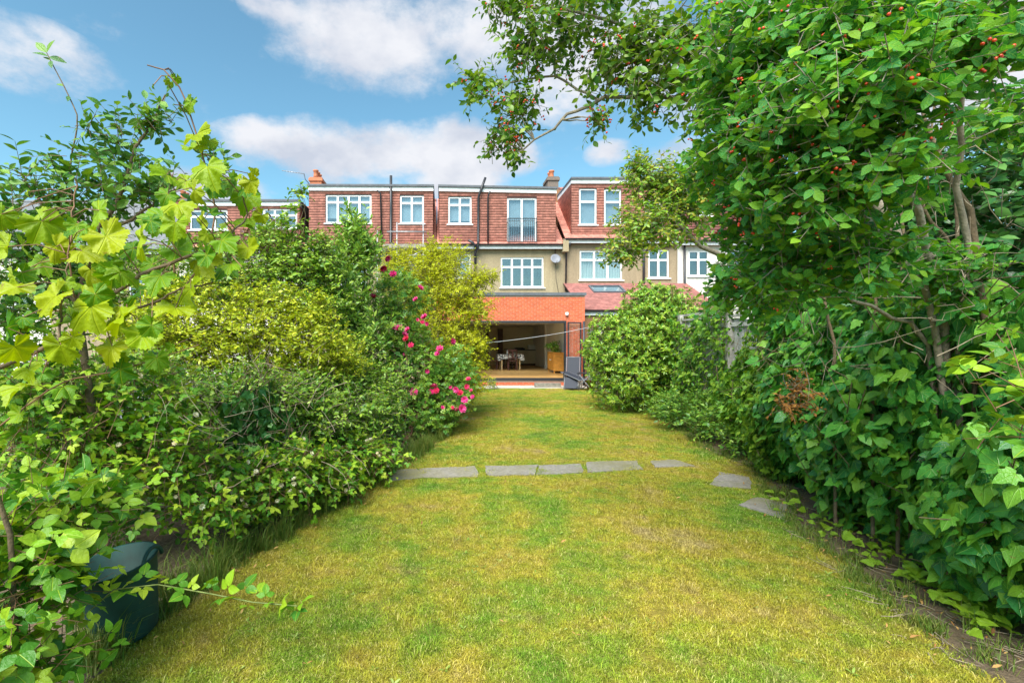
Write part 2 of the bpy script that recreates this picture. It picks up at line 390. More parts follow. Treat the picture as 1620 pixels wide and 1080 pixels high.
MAT['bed'] = m_soil('leaf_litter', (0.055, 0.038, 0.023), (0.230, 0.170, 0.105), (0.170, 0.125, 0.070))
MAT['stone'] = m_soil('worn_concrete_flag', (0.185, 0.168, 0.145), (0.370, 0.345, 0.300), (0.210, 0.195, 0.090)); MAT['lawn'] = m_lawn('mossy_turf'); MAT['blade'] = m_lawn('grass_blades', True)
MAT['longgrass'] = m_leaf('long_grass', [(0.06, 0.13, 0.015), (0.12, 0.20, 0.025), (0.22, 0.22, 0.06)], 0.3, 0.6)
MAT['weed'] = m_leaf('lawn_weed', [(0.12, 0.22, 0.025), (0.19, 0.28, 0.05), (0.26, 0.31, 0.10)], 0.2, 0.55)
MAT['litter'] = m_leaf('dry_leaf', [(0.30, 0.14, 0.05), (0.42, 0.26, 0.11), (0.22, 0.10, 0.045)], 0.15, 0.8)
IV = [(0.06, 0), (0.06, 38), (0.06, 80)]
MAT['ivy'] = m_leaf('ivy_leaf', [(0.024, 0.140, 0.040), (0.042, 0.215, 0.042), (0.090, 0.300, 0.040), (0.190, 0.380, 0.040)], 0.26, 0.33, IV, 0.55)
MAT['ivy_small'] = m_leaf('fence_ivy_leaf', [(0.050, 0.165, 0.024), (0.130, 0.290, 0.032), (0.260, 0.400, 0.045)], 0.34, 0.38)
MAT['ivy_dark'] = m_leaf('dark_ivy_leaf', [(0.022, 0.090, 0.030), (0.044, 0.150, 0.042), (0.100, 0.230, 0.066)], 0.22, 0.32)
MAT['ivy_young'] = m_leaf('young_ivy_leaf', [(0.17, 0.33, 0.020), (0.26, 0.42, 0.030)], 0.35, 0.4, IV)
MAT['honey'] = m_leaf('honeysuckle_leaf', [(0.034, 0.200, 0.062), (0.062, 0.270, 0.055), (0.130, 0.350, 0.036), (0.250, 0.430, 0.028)], 0.42, 0.42, [(0.0, 0), (0.25, 48), (0.5, 44)], 0.5)
MAT['tree'] = m_leaf('tree_leaf', [(0.050, 0.155, 0.022), (0.125, 0.250, 0.026), (0.225, 0.340, 0.032)], 0.42, 0.42)
MAT['autumn'] = m_leaf('yellowing_leaf', [(0.080, 0.210, 0.020), (0.170, 0.330, 0.026), (0.260, 0.380, 0.030), (0.36, 0.30, 0.04)], 0.36, 0.45)
MAT['laurel'] = m_leaf('laurel_leaf', [(0.065, 0.180, 0.022), (0.135, 0.290, 0.026), (0.240, 0.390, 0.036), (0.32, 0.40, 0.05)], 0.24, 0.34)
MAT['golden'] = m_leaf('golden_leaf', [(0.330, 0.390, 0.008), (0.480, 0.520, 0.010), (0.580, 0.590, 0.014)], 0.48, 0.5)
MAT['roseleaf'] = m_leaf('rose_leaf', [(0.048, 0.160, 0.030), (0.115, 0.260, 0.034), (0.240, 0.370, 0.044)], 0.26, 0.4)
MAT['privet'] = m_leaf('privet_leaf', [(0.210, 0.330, 0.018), (0.380, 0.460, 0.022), (0.520, 0.530, 0.034)], 0.34, 0.42, patch=0.15)
MAT['greenshrub'] = m_leaf('green_shrub_leaf', [(0.085, 0.210, 0.028), (0.185, 0.330, 0.034), (0.320, 0.430, 0.050)], 0.30, 0.38)
MAT['bay'] = m_leaf('bay_leaf', [(0.075, 0.210, 0.030), (0.180, 0.330, 0.044), (0.330, 0.450, 0.085)], 0.26, 0.36)
MAT['purple'] = m_leaf('purple_leaf', [(0.075, 0.032, 0.040), (0.150, 0.070, 0.060), (0.200, 0.170, 0.060)], 0.25, 0.45)
MAT['grape'] = m_leaf('grape_leaf', [(0.060, 0.190, 0.006), (0.150, 0.290, 0.004), (0.250, 0.350, 0.003), (0.310, 0.360, 0.004)], 0.40, 0.45, [(0.0, 0), (0.0, 52), (0.0, 108)], 0.35)
MAT['fruit'] = m_leaf('fruit_tree_leaf', [(0.040, 0.150, 0.036), (0.080, 0.220, 0.036), (0.170, 0.310, 0.036)], 0.30, 0.42, [(0.0, 0)])
MAT['bramble'] = m_leaf('bramble_leaf', [(0.045, 0.165, 0.018), (0.110, 0.280, 0.018), (0.230, 0.400, 0.020), (0.330, 0.420, 0.030)], 0.33, 0.42, [(0.0, 0)])
MAT['deadfern'] = m_leaf('dead_fern', [(0.26, 0.10, 0.03), (0.40, 0.19, 0.05)], 0.2, 0.8)

# ------------------------------------------------------------------ leaf shapes: x along the blade, y across, z up
def t_ovate(w=0.5, fold=0.25, droop=0.15, seg=4, peak=0.85):
    ts = np.linspace(0, 1, seg + 1); V = [(0, 0, 0)]; T = []
    for t in ts[1:-1]:
        hw = w / 2 * math.sin(math.pi * t ** peak); z = -droop * t * t
        V += [(t, hw, z + fold * hw), (t, 0, z), (t, -hw, z + fold * hw)]
    V.append((1, 0, -droop)); n = seg - 1
    for k in range(n - 1):
        a = 1 + 3 * k; b = a + 3
        T += [(a, a+1, b+1), (a, b+1, b), (a+1, a+2, b+2), (a+1, b+2, b+1)]
    e = len(V) - 1; l = 1 + 3 * (n - 1)
    T += [(0, 2, 1), (0, 3, 2), (l, l+1, e), (l+1, l+2, e)]
    return np.array(V, float), np.array(T)
def t_quad(w=0.5, fold=0.2):
    return np.array([(0, 0, 0), (0.45, w/2, fold*w/2), (1, 0, -0.08), (0.45, -w/2, fold*w/2)], float), np.array([(0, 2, 1), (0, 3, 2)])
def t_fan(outl, c, dz):
    pts = [(x, y) for x, y in outl] + [(x, -y) for x, y in outl[-2:0:-1]]
    V = [(c[0], c[1], 0)] + [(x, y, dz(x, y)) for x, y in pts]; n = len(pts)
    return np.array(V, float), np.array([(0, 1 + k, 1 + (k + 1) % n) for k in range(n)])
def t_ivy(lob=1.0, cup=0.25, ph=0.0):
    o = [(0.06, 0), (-0.06, 0.10), (-0.04, 0.30), (0.08, 0.40 + 0.05*lob), (0.20, 0.37 - 0.05*lob), (0.40, 0.40 + 0.08*lob), (0.52, 0.32 - 0.07*lob), (0.75, 0.20 - 0.03*lob), (1.0, 0)]
    return t_fan(o, (0.30, 0), lambda x, y: -cup * ((x - 0.3) ** 2 + 0.8 * y * y) + 0.05 * math.sin(9 * x + 7 * abs(y) + ph))
def t_grape(ph=0.0, droop=0.35, fold=0.2):
    n = 58; V = [(0, 0, 0)]; T = []
    for ring, fr in ((0, 0.5), (1, 1.0)):
        for k in range(n):
            th = math.radians(-158 + 316 * k / (n - 1))
            r = 0.66 - 0.085 * abs(th)
            r *= 0.91 + 0.09 * math.cos(th * 360 / 56.0)
            if ring: r *= 1 + (0.055 if k % 2 else -0.055)
            r *= fr; x, y = r * math.cos(th), r * math.sin(th)
            V.append((x, y, fold * abs(y) * 0.6 - droop * r * r + 0.16 * r * math.sin(3 * th + ph) + .05 * fr * math.sin(7 * th + 2 * ph)))
    for k in range(n - 1):
        T += [(0, 1+k, 2+k), (1+k, 1+n+k, 2+n+k), (1+k, 2+n+k, 2+k)]
    return np.array(V, float), np.array(T)
def t_join(parts):
    V = []; T = []; o = 0
    for (v, t) in parts: V.append(v); T.append(t + o); o += len(v)
    return np.concatenate(V), np.concatenate(T)
def t_move(vt, s, ang, x, y, tilt=0.0):
    v, t = vt; v = v * s; c, q = math.cos(math.radians(ang)), math.sin(math.radians(ang))
    w = v.copy(); w[:, 0] = v[:, 0]*c - v[:, 1]*q + x; w[:, 1] = v[:, 0]*q + v[:, 1]*c + y; w[:, 2] = v[:, 2] - tilt * np.hypot(v[:, 0], v[:, 1])
    return w, t
def t_trifoliate(w=0.68, fold=0.25, droop=0.2):
    lf = t_ovate(w, fold, droop, 5, 0.8)
    return t_join([t_move(lf, 0.62, 0, 0.40, 0), t_move(lf, 0.50, 78, 0.34, 0.03, 0.08), t_move(lf, 0.50, -78, 0.34, -0.03, 0.08)])
def t_pinnate(w=0.55):
    lf = t_ovate(w, 0.2, 0.15, 3)
    return t_join([t_move(lf, 0.34, 0, 0.66, 0)] + [t_move(lf, 0.32, s * 62, x, 0) for x in (0.3, 0.55) for s in (1, -1)])

class Leaves:
    """positions, directions, normals and sizes of many leaves"""
    def __init__(s, pos, d, n, size): s.pos, s.d, s.n, s.size = pos, nrm(d), n, size
    def sel(s, m): return Leaves(s.pos[m], s.d[m], s.n[m], s.size[m])
    def __add__(a, b): return Leaves(*[np.concatenate([getattr(a, k), getattr(b, k)]) for k in ('pos', 'd', 'n', 'size')])
    def frames(s):
        n = s.n - (s.n * s.d).sum(-1, keepdims=True) * s.d; n = nrm(n); return s.d, np.cross(n, s.d), n
    def mesh(s, name, templs, rng, smooth=False):
        X, Yv, Zv = s.frames(); Vs = []; Ts = []; Us = []; Rs = []; o = 0
        pick = rng.integers(0, len(templs), len(s.pos)); rr = rng.random(len(s.pos))
        for q, (tv, tt) in enumerate(templs):
            m = pick == q; k = int(m.sum())
            if not k: continue
            V = s.pos[m][:, None] + s.size[m][:, None, None] * (tv[None, :, 0:1]*X[m][:, None] + tv[None, :, 1:2]*Yv[m][:, None] + tv[None, :, 2:3]*Zv[m][:, None])
            Vs.append(V.reshape(-1, 3)); Ts.append((tt[None] + (np.arange(k) * len(tv))[:, None, None]).reshape(-1, 3) + o); o += k * len(tv)
            Us.append(np.tile(tv[:, :2], (k, 1))); Rs.append(np.repeat(rr[m], len(tv)))
        return np_mesh(name, np.concatenate(Vs), np.concatenate(Ts), np.concatenate(Us), np.concatenate(Rs), smooth)
    def objects(s, name, templs, rng, mat, parent, cache={}):
        key = id(templs)
        if key not in cache:
            ms = []
            for (tv, tt) in templs:
                me = np_mesh(name, tv, tt, tv[:, :2], np.zeros(len(tv)), True); me.materials.append(mat); ms.append(me)
            cache[key] = (ms, templs)
        ms = cache[key][0]
        X, Yv, Zv = s.frames(); base = Vector(parent.location)
        for i in range(len(s.pos)):
            o = bpy.data.objects.new(name, ms[int(rng.integers(0, len(ms)))]); COL.objects.link(o); o.parent = parent
            M = Matrix([[X[i][k], Yv[i][k], Zv[i][k]] for k in range(3)]).to_4x4()
            M = Matrix.Translation(Vector(s.pos[i]) - base) @ M @ Matrix.Scale(float(s.size[i]), 4)
            o.matrix_basis = M

def px_of(pos):
    Y = np.maximum(pos[:, 1], 0.05); return CX + pos[:, 0] * FPX / Y, CY - (pos[:, 2] - EYE) * FPX / Y
def split_near(lv, nmax=300, minpx=10.0):
    """the leaves that show largest, and the rest"""
    px, py = px_of(lv.pos); ap = lv.size * FPX / np.maximum(lv.pos[:, 1], 0.05)
    ok = (px > -20) & (px < 1640) & (py > -20) & (py < 1100) & (ap >= minpx) & (lv.pos[:, 1] > 0.2)
    sc = np.where(ok, ap / np.maximum(lv.pos[:, 1], 0.3) ** 0.5, -1); idx = np.argsort(-sc)[:nmax]
    m = np.zeros(len(lv.pos), bool); m[idx] = True; m &= ok
    return lv.sel(m), lv.sel(~m)

def blob(px, py, rx, ry, Y, dep=None):
    c = P(px, py, Y); k = Y / FPX
    return (c, np.array([rx * k, dep if dep else rx * k, ry * k]))

def crown(rng, blobs, ntw, L=0.25, m=7, size=0.07, up=0.25, out=0.8, shell=0.45, flat=0.55, hang=0.1, whorl=False, jit=0.5, vs=0.25, zmin=0.03, cam_keep=0.0):
    w = np.array([(r[0]*r[1]*r[2]) ** (2/3) for c, r in blobs]); w /= w.sum()
    b = rng.choice(len(blobs), ntw, p=w); C = np.array([c for c, r in blobs])[b]; R = np.array([r for c, r in blobs])[b]
    u = nrm(rng.normal(size=(ntw, 3))); rad = shell + (1 - shell) * rng.random(ntw) ** 0.7
    lump = 1 + 0.16 * np.sin(u[:, 0]*5 + b*2.1) * np.cos(u[:, 2]*6 + b) + 0.09 * np.sin(u[:, 1]*11 + u[:, 2]*9 + b)
    pos = C + u * R * (rad * lump)[:, None]
    o = nrm(u / R); z = np.array([0, 0, 1.0])
    d = nrm(out * o + up * z + jit * rng.normal(size=(ntw, 3)))
    Lk = L * (0.6 + 0.8 * rng.random(ntw))
    keep = (pos[:, 2] > zmin)
    pos, d, o, Lk = pos[keep], d[keep], o[keep], Lk[keep]
    return twig_leaves(rng, pos - d * Lk[:, None] * 0.5, d, o, Lk, m, size, flat, hang, whorl, vs, zmin)

def twig_leaves(rng, base, d, o, Lk, m, size, flat=0.55, hang=0.1, whorl=False, vs=0.25, zmin=0.03, bend=0.12):
    n = len(base); z = np.array([0, 0, 1.0])
    t = np.linspace(0.25, 1, m) if not whorl else np.linspace(0.8, 1, m)
    sag = -bend * (t ** 2)[None, :, None] * Lk[:, None, None] * z
    pos = base[:, None] + d[:, None] * (t[None, :, None] * Lk[:, None, None]) + sag
    side = nrm(np.cross(d, z) + 1e-3 * rng.normal(size=(n, 3))); s2 = np.cross(side, d)
    if whorl: ang = (np.arange(m) * 2.4)[None] + rng.random((n, 1)) * 6.3
    else: ang = (np.arange(m) % 2 * np.pi)[None] + rng.normal(size=(n, m)) * 0.5
    sv = side[:, None] * np.cos(ang)[..., None] + s2[:, None] * np.sin(ang)[..., None]
    ld = 0.6 * d[:, None] + 0.85 * sv - hang * z + 0.2 * rng.normal(size=(n, m, 3))
    ln = flat * z + (1 - flat) * o[:, None] + 0.35 * rng.normal(size=(n, m, 3))
    if whorl: ln = d[:, None] * 0.9 + 0.4 * z - 0.5 * sv + 0.25 * rng.normal(size=(n, m, 3))
    sz = size * (1 + vs * rng.normal(size=(n, m))).clip(0.45, 1.6)
    lv = Leaves(pos.reshape(-1, 3), ld.reshape(-1, 3), ln.reshape(-1, 3), sz.ravel())
    lv = lv.sel(lv.pos[:, 2] > zmin)
    mid = base + d * Lk[:, None] * 0.5 - 0.25 * bend * Lk[:, None] * z; end = base + d * Lk[:, None] - bend * Lk[:, None] * z
    return lv, np.stack([base, mid, end], 1)

def limbs(rng, base, targets, r0, k=8, wob=0.06, lift=0.35):
    t = np.linspace(0, 1, k); B = np.asarray(base, float); out = []
    for q in targets:
        q = np.asarray(q, float); mid = B * 0.5 + q * 0.5; mid[2] = B[2] + (q[2] - B[2]) * (0.5 + lift * 0.5); mid[:2] += (B[:2] - mid[:2]) * 0.3
        L = np.linalg.norm(q - B); p = ((1-t)**2)[:, None]*B + (2*t*(1-t))[:, None]*mid + (t**2)[:, None]*q
        j = rng.normal(size=(k, 3)) * wob * L * 0.25; j[0] = 0; j[-1] = 0; out.append(p + j)
    PL = np.array(out); R = r0 * ((1 - t) ** 0.9 * 0.92 + 0.08)[None] * (0.6 + 0.5 * rng.random((len(out), 1)))
    return PL, R

def branch_from(rng, mains, targets, r0, k=7, wob=0.05):
    """side branches leaving the nearest lower point of the main limbs"""
    allp = np.concatenate(mains); t = np.linspace(0, 1, k); out = []; LL = []
    for q in targets:
        d = np.linalg.norm(allp - q, axis=1) + np.where(allp[:, 2] > q[2] + .1, .6, 0); b = allp[np.argmin(d)]; L = np.linalg.norm(q - b)
        mid = (b + q) / 2 + rng.normal(size=3) * .12 * L; p = ((1-t)**2)[:, None]*b + (2*t*(1-t))[:, None]*mid + (t**2)[:, None]*q
        j = rng.normal(size=(k, 3)) * wob * L * .2; j[0] = 0; out.append(p + j); LL.append(L)
    R = r0 * np.minimum(1, np.array(LL) / .8)[:, None] ** .5 * ((1 - t) ** .9 * .85 + .15)[None]
    return np.array(out), R
def resample(pts, k):
    q = np.asarray(pts, float); s = np.linspace(0, len(q) - 1, k); i = np.minimum(s.astype(int), len(q) - 2); f = (s - i)[:, None]
    return q[i] * (1 - f) + q[i + 1] * f

def stems_mesh(name, sets, sides=5):
    Vs = []; Ts = []; o = 0
    for (PL, R) in sets:
        V, T = tubes(np.asarray(PL, float), np.asarray(R, float), sides); Vs.append(V); Ts.append(T + o); o += len(V)
    return np_mesh(name, np.concatenate(Vs), np.concatenate(Ts), smooth=True)

def blob_targets(rng, blobs, n, f=0.7):
    out = []
    for i in range(n):
        c, r = blobs[i % len(blobs)]; u = nrm(rng.normal(size=3)); out.append(c + u * r * f * rng.random() ** 0.5)
    return out

def shrub(name, label, cat, seed, base, blobs, ntw, leafmat, templs, stemmat='bark', r0=0.03, nlimb=10, indiv=0, leafname='leaf', twigr=0.0025, group=None, minpx=10, smooth=False, wob=0.06, lift=0.35, mains=None, **kw):
    rng = np.random.default_rng(seed); base = np.asarray(base, float)
    t = thing(name, tuple(base), label, cat, group)
    lv, tw = crown(rng, blobs, ntw, **kw)
    if mains:
        ms = []
        for (pts, ra, rb) in mains:
            pl = resample(pts, 14); pl[1:] += rng.normal(size=(13, 3)) * .012; ms.append(pl); link('limb' if ms[1:] else 'trunk', stems_mesh('limb', [(pl[None], np.linspace(ra, rb, 14)[None])], 8), MAT[stemmat], t)
        BP, BR = branch_from(rng, ms, blob_targets(rng, blobs, nlimb), r0)
        for q in range(len(BP)): link('branch', stems_mesh('branch', [(BP[q:q+1], BR[q:q+1])], 5), MAT[stemmat], t)
    else:
        PL, R = limbs(rng, base, blob_targets(rng, blobs, nlimb), r0, wob=wob, lift=lift)
        link('trunk', stems_mesh('trunk', [(PL, R)], 6), MAT[stemmat], t)
    link('twigs', stems_mesh('twigs', [(tw, np.tile(np.array([1.0, 0.8, 0.5]) * twigr, (len(tw), 1)))], 3), MAT[stemmat], t, 'stuff')
    if indiv:
        a, lv = split_near(lv, indiv, minpx)
        if len(a.pos): a.objects(leafname, templs, rng, MAT[leafmat], t)
    link('crown', lv.mesh('crown', templs, rng, smooth), MAT[leafmat], t, 'stuff')
    return t, rng

# ------------------------------------------------------------------ the setting: ground, lawn, paving
def sheet(name, pts, z, mat, sub=0):
    me = bpy.data.meshes.new(name); me.from_pydata([(p[0], p[1], z) for p in pts], [], [tuple(range(len(pts)))]); me.update()
    o = link(name, me, mat); o['kind'] = 'structure'; return o
sheet('ground', [(-400, -60), (400, -60), (400, 700), (-400, 700)], 0.0, MAT['soil'])

LEFT = [(752, 622), (738, 645), (712, 676), (690, 702), (660, 722), (612, 752), (540, 792), (455, 848), (340, 920), (245, 990), (150, 1070)]
RIGHT = [(962, 613), (1000, 640), (1062, 672), (1105, 705), (1190, 742), (1222, 800), (1275, 850), (1366, 930), (1455, 1000), (1536, 1062)]
EL = np.array([G(*p) for p in LEFT]); ER = np.array([G(*p) for p in RIGHT])
lawn_poly = [(-2.25, 1.2), (-2.3, -3.0), (2.9, -3.0), (2.88, 1.2)] + [tuple(p[:2]) for p in ER[::-1]] + [(5.3, 17.35), (0.6, 17.35)] + [tuple(p[:2]) for p in EL]
rs = random.Random(4)
def dense(poly, step=0.22, amp=0.035):
    out = []
    for i in range(len(poly)):
        a, b = np.array(poly[i]), np.array(poly[(i+1) % len(poly)]); n = max(1, int(np.linalg.norm(b - a) / step))
        for k in range(n):
            p = a + (b - a) * k / n; out.append((p[0] + rs.uniform(-amp, amp), p[1] + rs.uniform(-amp, amp)))
    return out
lawn_poly = dense(lawn_poly)
sheet('lawn', lawn_poly, 0.004, MAT['lawn'])
bed_r = [tuple(p[:2]) for p in ER[1:]] + [(2.9, 1.0), (4.2, 1.0), (4.2, 4.5), (5.4, 9.5), (5.4, 14.0)]
sheet('flower_bed', [(x + 0.1, y) if i >= 9 else (x - 0.12, y) for i, (x, y) in enumerate(bed_r)], 0.002, MAT['bed'])
bed_l = [(x + 0.12, y) for x, y in [tuple(p[:2]) for p in EL]] + [(-2.2, 1.2), (-4.5, 1.2), (-3.5, 8.0), (-0.5, 17.0)]
sheet('flower_bed', bed_l, 0.002, MAT['bed'])
# neighbour's paving glimpsed through the left thicket
pv = sheet('neighbour_paving', [(-26, 10.5), (-5.5, 10.5), (-3.2, 18), (-3.2, 21), (-26, 21)], 0.006, MAT['flag_grey'])

def inside(px, py, poly):
    c = np.zeros(len(px), bool); n = len(poly); j = n - 1
    for i in range(n):
        xi, yi = poly[i]; xj, yj = poly[j]
        cond = ((yi > py) != (yj > py)) & (px < (xj - xi) * (py - yi) / ((yj - yi) if yj != yi else 1e-9) + xi)
        c ^= cond; j = i
    return c

# path of worn flags let into the turf, and two loose flags towards the right bed
path = empty('path', tuple(G(850, 745))); path['kind'] = 'structure'
def flag(pts, seed, name='flagstone', z=0.022):
    r = random.Random(seed); q = []
    for i in range(4):
        a = Vector(G(*pts[i])[:2]); b = Vector(G(*pts[(i+1) % 4])[:2])
        for k in range(4): p = a.lerp(b, k / 4); q.append((p.x + r.uniform(-.018, .018), p.y + r.uniform(-.018, .018)))
    mb = MB(); mb.prism(q[::-1] if True else q, -0.03, z)
    o = mb.obj(name, MAT['stone'], path); return o
FL = [[(612, 762), (668, 757), (676, 742), (628, 744)], [(670, 757), (757, 755), (752, 739), (676, 742)], [(770, 754), (846, 752), (850, 737), (768, 739)], [(849, 752), (922, 749), (918, 735), (852, 737)],
      [(930, 748), (1016, 744), (1008, 730), (926, 732)], [(1036, 741), (1098, 739), (1070, 729), (1030, 730)],
      [(1122, 768), (1190, 775), (1186, 756), (1140, 748)], [(1168, 800), (1240, 822), (1248, 800), (1200, 788)]]
FLW = [[tuple(G(*p)[:2]) for p in f] for f in FL]
for i, f in enumerate(FL): flag(f, i, z=0.016 + 0.003 * (i % 3))

# ------------------------------------------------------------------ houses
YM, YD, YE = 21.7, 21.56, 18.2       # first-floor wall, dormer front, extension front
rng_t = np.random.default_rng(11)
def tile_surface(o, u, v, w, h, holes=(), tw=0.165, gauge=0.118, thick=0.017):
    o, u, v = map(lambda a: np.asarray(a, float), (o, u, v)); n = np.cross(u, v)
    V = []; T = []; R = []
    rows = int(math.ceil(h / gauge))
    for r in range(rows):
        b0, b1 = r * gauge, min(h, (r + 1) * gauge + 0.01); x = -(tw / 2 if r % 2 else 0)
        segs = [(0, w)]
        for (hx0, hx1, hy0, hy1) in holes:
            if b1 > hy0 + 0.01 and b0 < hy1 - 0.01:
                ns = []
                for (a, b) in segs:
                    if hx1 <= a or hx0 >= b: ns.append((a, b)); continue
                    if hx0 > a: ns.append((a, hx0))
                    if hx1 < b: ns.append((hx1, b))
                segs = ns
        while x < w:
            for (a, b) in segs:
                x0, x1 = max(x + 0.0015, a), min(x + tw - 0.0015, b)
                if x1 - x0 < 0.02: continue
                q = rng_t.random(); th = thick * (0.85 + 0.3 * q); i = len(V)
                for (xx, yy, zz) in ((x0, b0, th), (x1, b0, th), (x1, b1, 0.004), (x0, b1, 0.004), (x0, b0, 0.0), (x1, b0, 0.0)):
                    V.append(o + u * xx + v * yy + n * zz)
                T += [(i, i+1, i+2), (i, i+2, i+3), (i+4, i+5, i+1), (i+4, i+1, i)]; R += [q] * 6
            x += tw
    return V, T, R
def tiles_obj(sets, mat, parent, name='tiles'):
    V = []; T = []; R = []
    for (v, t, r) in sets:
        o = len(V); V += v; T += [(a+o, b+o, c+o) for a, b, c in t]; R += r
    return link(name, np_mesh(name, np.array(V), np.array(T), None, np.array(R)), mat, parent, 'stuff')

def wall_holes(mb, x0, x1, z0, z1, Y, holes, depth=0.2):
    xs = sorted({x0, x1, *[a for h in holes for a in h[:2]]}); zs = sorted({z0, z1, *[a for h in holes for a in h[2:]]})
    for i in range(len(xs) - 1):
        for j in range(len(zs) - 1):
            cx, cz = (xs[i] + xs[i+1]) / 2, (zs[j] + zs[j+1]) / 2
            if any(h[0] < cx < h[1] and h[2] < cz < h[3] for h in holes): continue
            mb.quad((xs[i], Y, zs[j]), (xs[i+1], Y, zs[j]), (xs[i+1], Y, zs[j+1]), (xs[i], Y, zs[j+1]))
    for (a, b, c, d) in holes:
        y2 = Y + depth
        mb.quad((a, Y, c), (a, y2, c), (b, y2, c), (b, Y, c)); mb.quad((a, Y, d), (b, Y, d), (b, y2, d), (a, y2, d))
        mb.quad((a, Y, c), (a, Y, d), (a, y2, d), (a, y2, c)); mb.quad((b, Y, c), (b, y2, c), (b, y2, d), (b, Y, d))

def px_hole(x0, y0, x1, y1, Y): return (XX(x0, Y), XX(x1, Y), ZZ(y1, Y), ZZ(y0, Y))

def window(parent, hole, Y, cols, transom=0.30, dress=None, sill=True, topcols=None, open_top=None, bar=0.045, wname='window'):
    """plastic frame with mullions and a transom; panes, curtain and dim room behind"""
    x0, x1, z0, z1 = hole; e = 0.003; x0 += e; x1 -= e; z0 += e; z1 -= e
    f = MB(); yf, yb = Y + 0.045, Y + 0.115; fr = 0.05
    f.box(x0, x1, yf, yb, z0, z0 + fr); f.box(x0, x1, yf, yb, z1 - fr, z1); f.box(x0, x0 + fr, yf + .001, yb - .001, z0 + fr, z1 - fr); f.box(x1 - fr, x1, yf + .001, yb - .001, z0 + fr, z1 - fr)
    zt = z1 - (z1 - z0) * transom if transom else z1 - fr
    if transom: f.box(x0 + fr, x1 - fr, yf + .002, yb - .002, zt - bar/2, zt + bar/2)
    w = win = f.obj(wname, MAT['white'], parent)
    def row(za, zb, n):
        cw = (x1 - x0 - 2 * fr) / n
        for k in range(n):
            a = x0 + fr + k * cw; b = a + cw
            if k: mullions.box(a - bar/2, a + bar/2, yf + .003, yb - .003, za, zb)
            ca = a + (bar/2 if k else 0); cb = b - (bar/2 if k < n-1 else 0)
            s = 0.022      # sash of each light, standing a little proud
            sash.box(ca, cb, yf - 0.018, yf + .02, za, za + s); sash.box(ca, cb, yf - 0.018, yf + .02, zb - s, zb)
            sash.box(ca, ca + s, yf - 0.017, yf + .019, za + s, zb - s); sash.box(cb - s, cb, yf - 0.017, yf + .019, za + s, zb - s)
            MB().box(ca + s - .004, cb - s + .004, yf + 0.022, yf + 0.034, za + s - .004, zb - s + .004).obj('pane', MAT['glass'], win)
    mullions = MB(); sash = MB()
    row(z0 + fr, (zt - bar/2) if transom else z1 - fr, cols)
    if transom: row(zt + bar/2, z1 - fr, topcols or cols)
    if mullions.v: mullions.obj('mullion', MAT['white'], win)
    sash.obj('sash', MAT['white'], win)
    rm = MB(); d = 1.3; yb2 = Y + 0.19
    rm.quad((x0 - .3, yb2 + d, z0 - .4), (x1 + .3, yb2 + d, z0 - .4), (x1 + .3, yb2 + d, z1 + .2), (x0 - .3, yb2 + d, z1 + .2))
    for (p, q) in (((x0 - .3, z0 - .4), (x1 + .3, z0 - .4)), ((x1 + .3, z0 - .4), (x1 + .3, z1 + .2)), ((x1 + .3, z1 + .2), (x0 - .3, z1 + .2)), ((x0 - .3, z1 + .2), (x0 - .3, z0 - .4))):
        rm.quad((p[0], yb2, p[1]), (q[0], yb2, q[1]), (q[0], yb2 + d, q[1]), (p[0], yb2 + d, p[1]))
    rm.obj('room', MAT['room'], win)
    if dress:
        kind, frac = dress; c = MB(); n = 60; yy = Y + 0.16; zb = z1 - (z1 - z0) * frac
        amp = 0.022 if kind == 'curtain' else 0.002
        for k in range(n):
            a, b = x0 + (x1 - x0) * k / n, x0 + (x1 - x0) * (k + 1) / n
            c.quad((a, yy + amp * math.sin(k * 1.7), zb), (b, yy + amp * math.sin((k + 1) * 1.7), zb), (b, yy + amp * math.sin((k + 1) * 1.7), z1), (a, yy + amp * math.sin(k * 1.7), z1))
        c.obj('curtain' if kind == 'curtain' else 'blind', MAT[kind], win)
    if sill: MB().box(x0 - 0.07, x1 + 0.07, Y - 0.07, yf - .004, z0 - 0.045, z0 - .002).obj('sill', MAT['white'], win)
    return win

def pipe(parent, pts, r=0.05, mat='black', name='downpipe', n=8): return MB().tube(pts, r, n).obj(name, MAT[mat], parent)

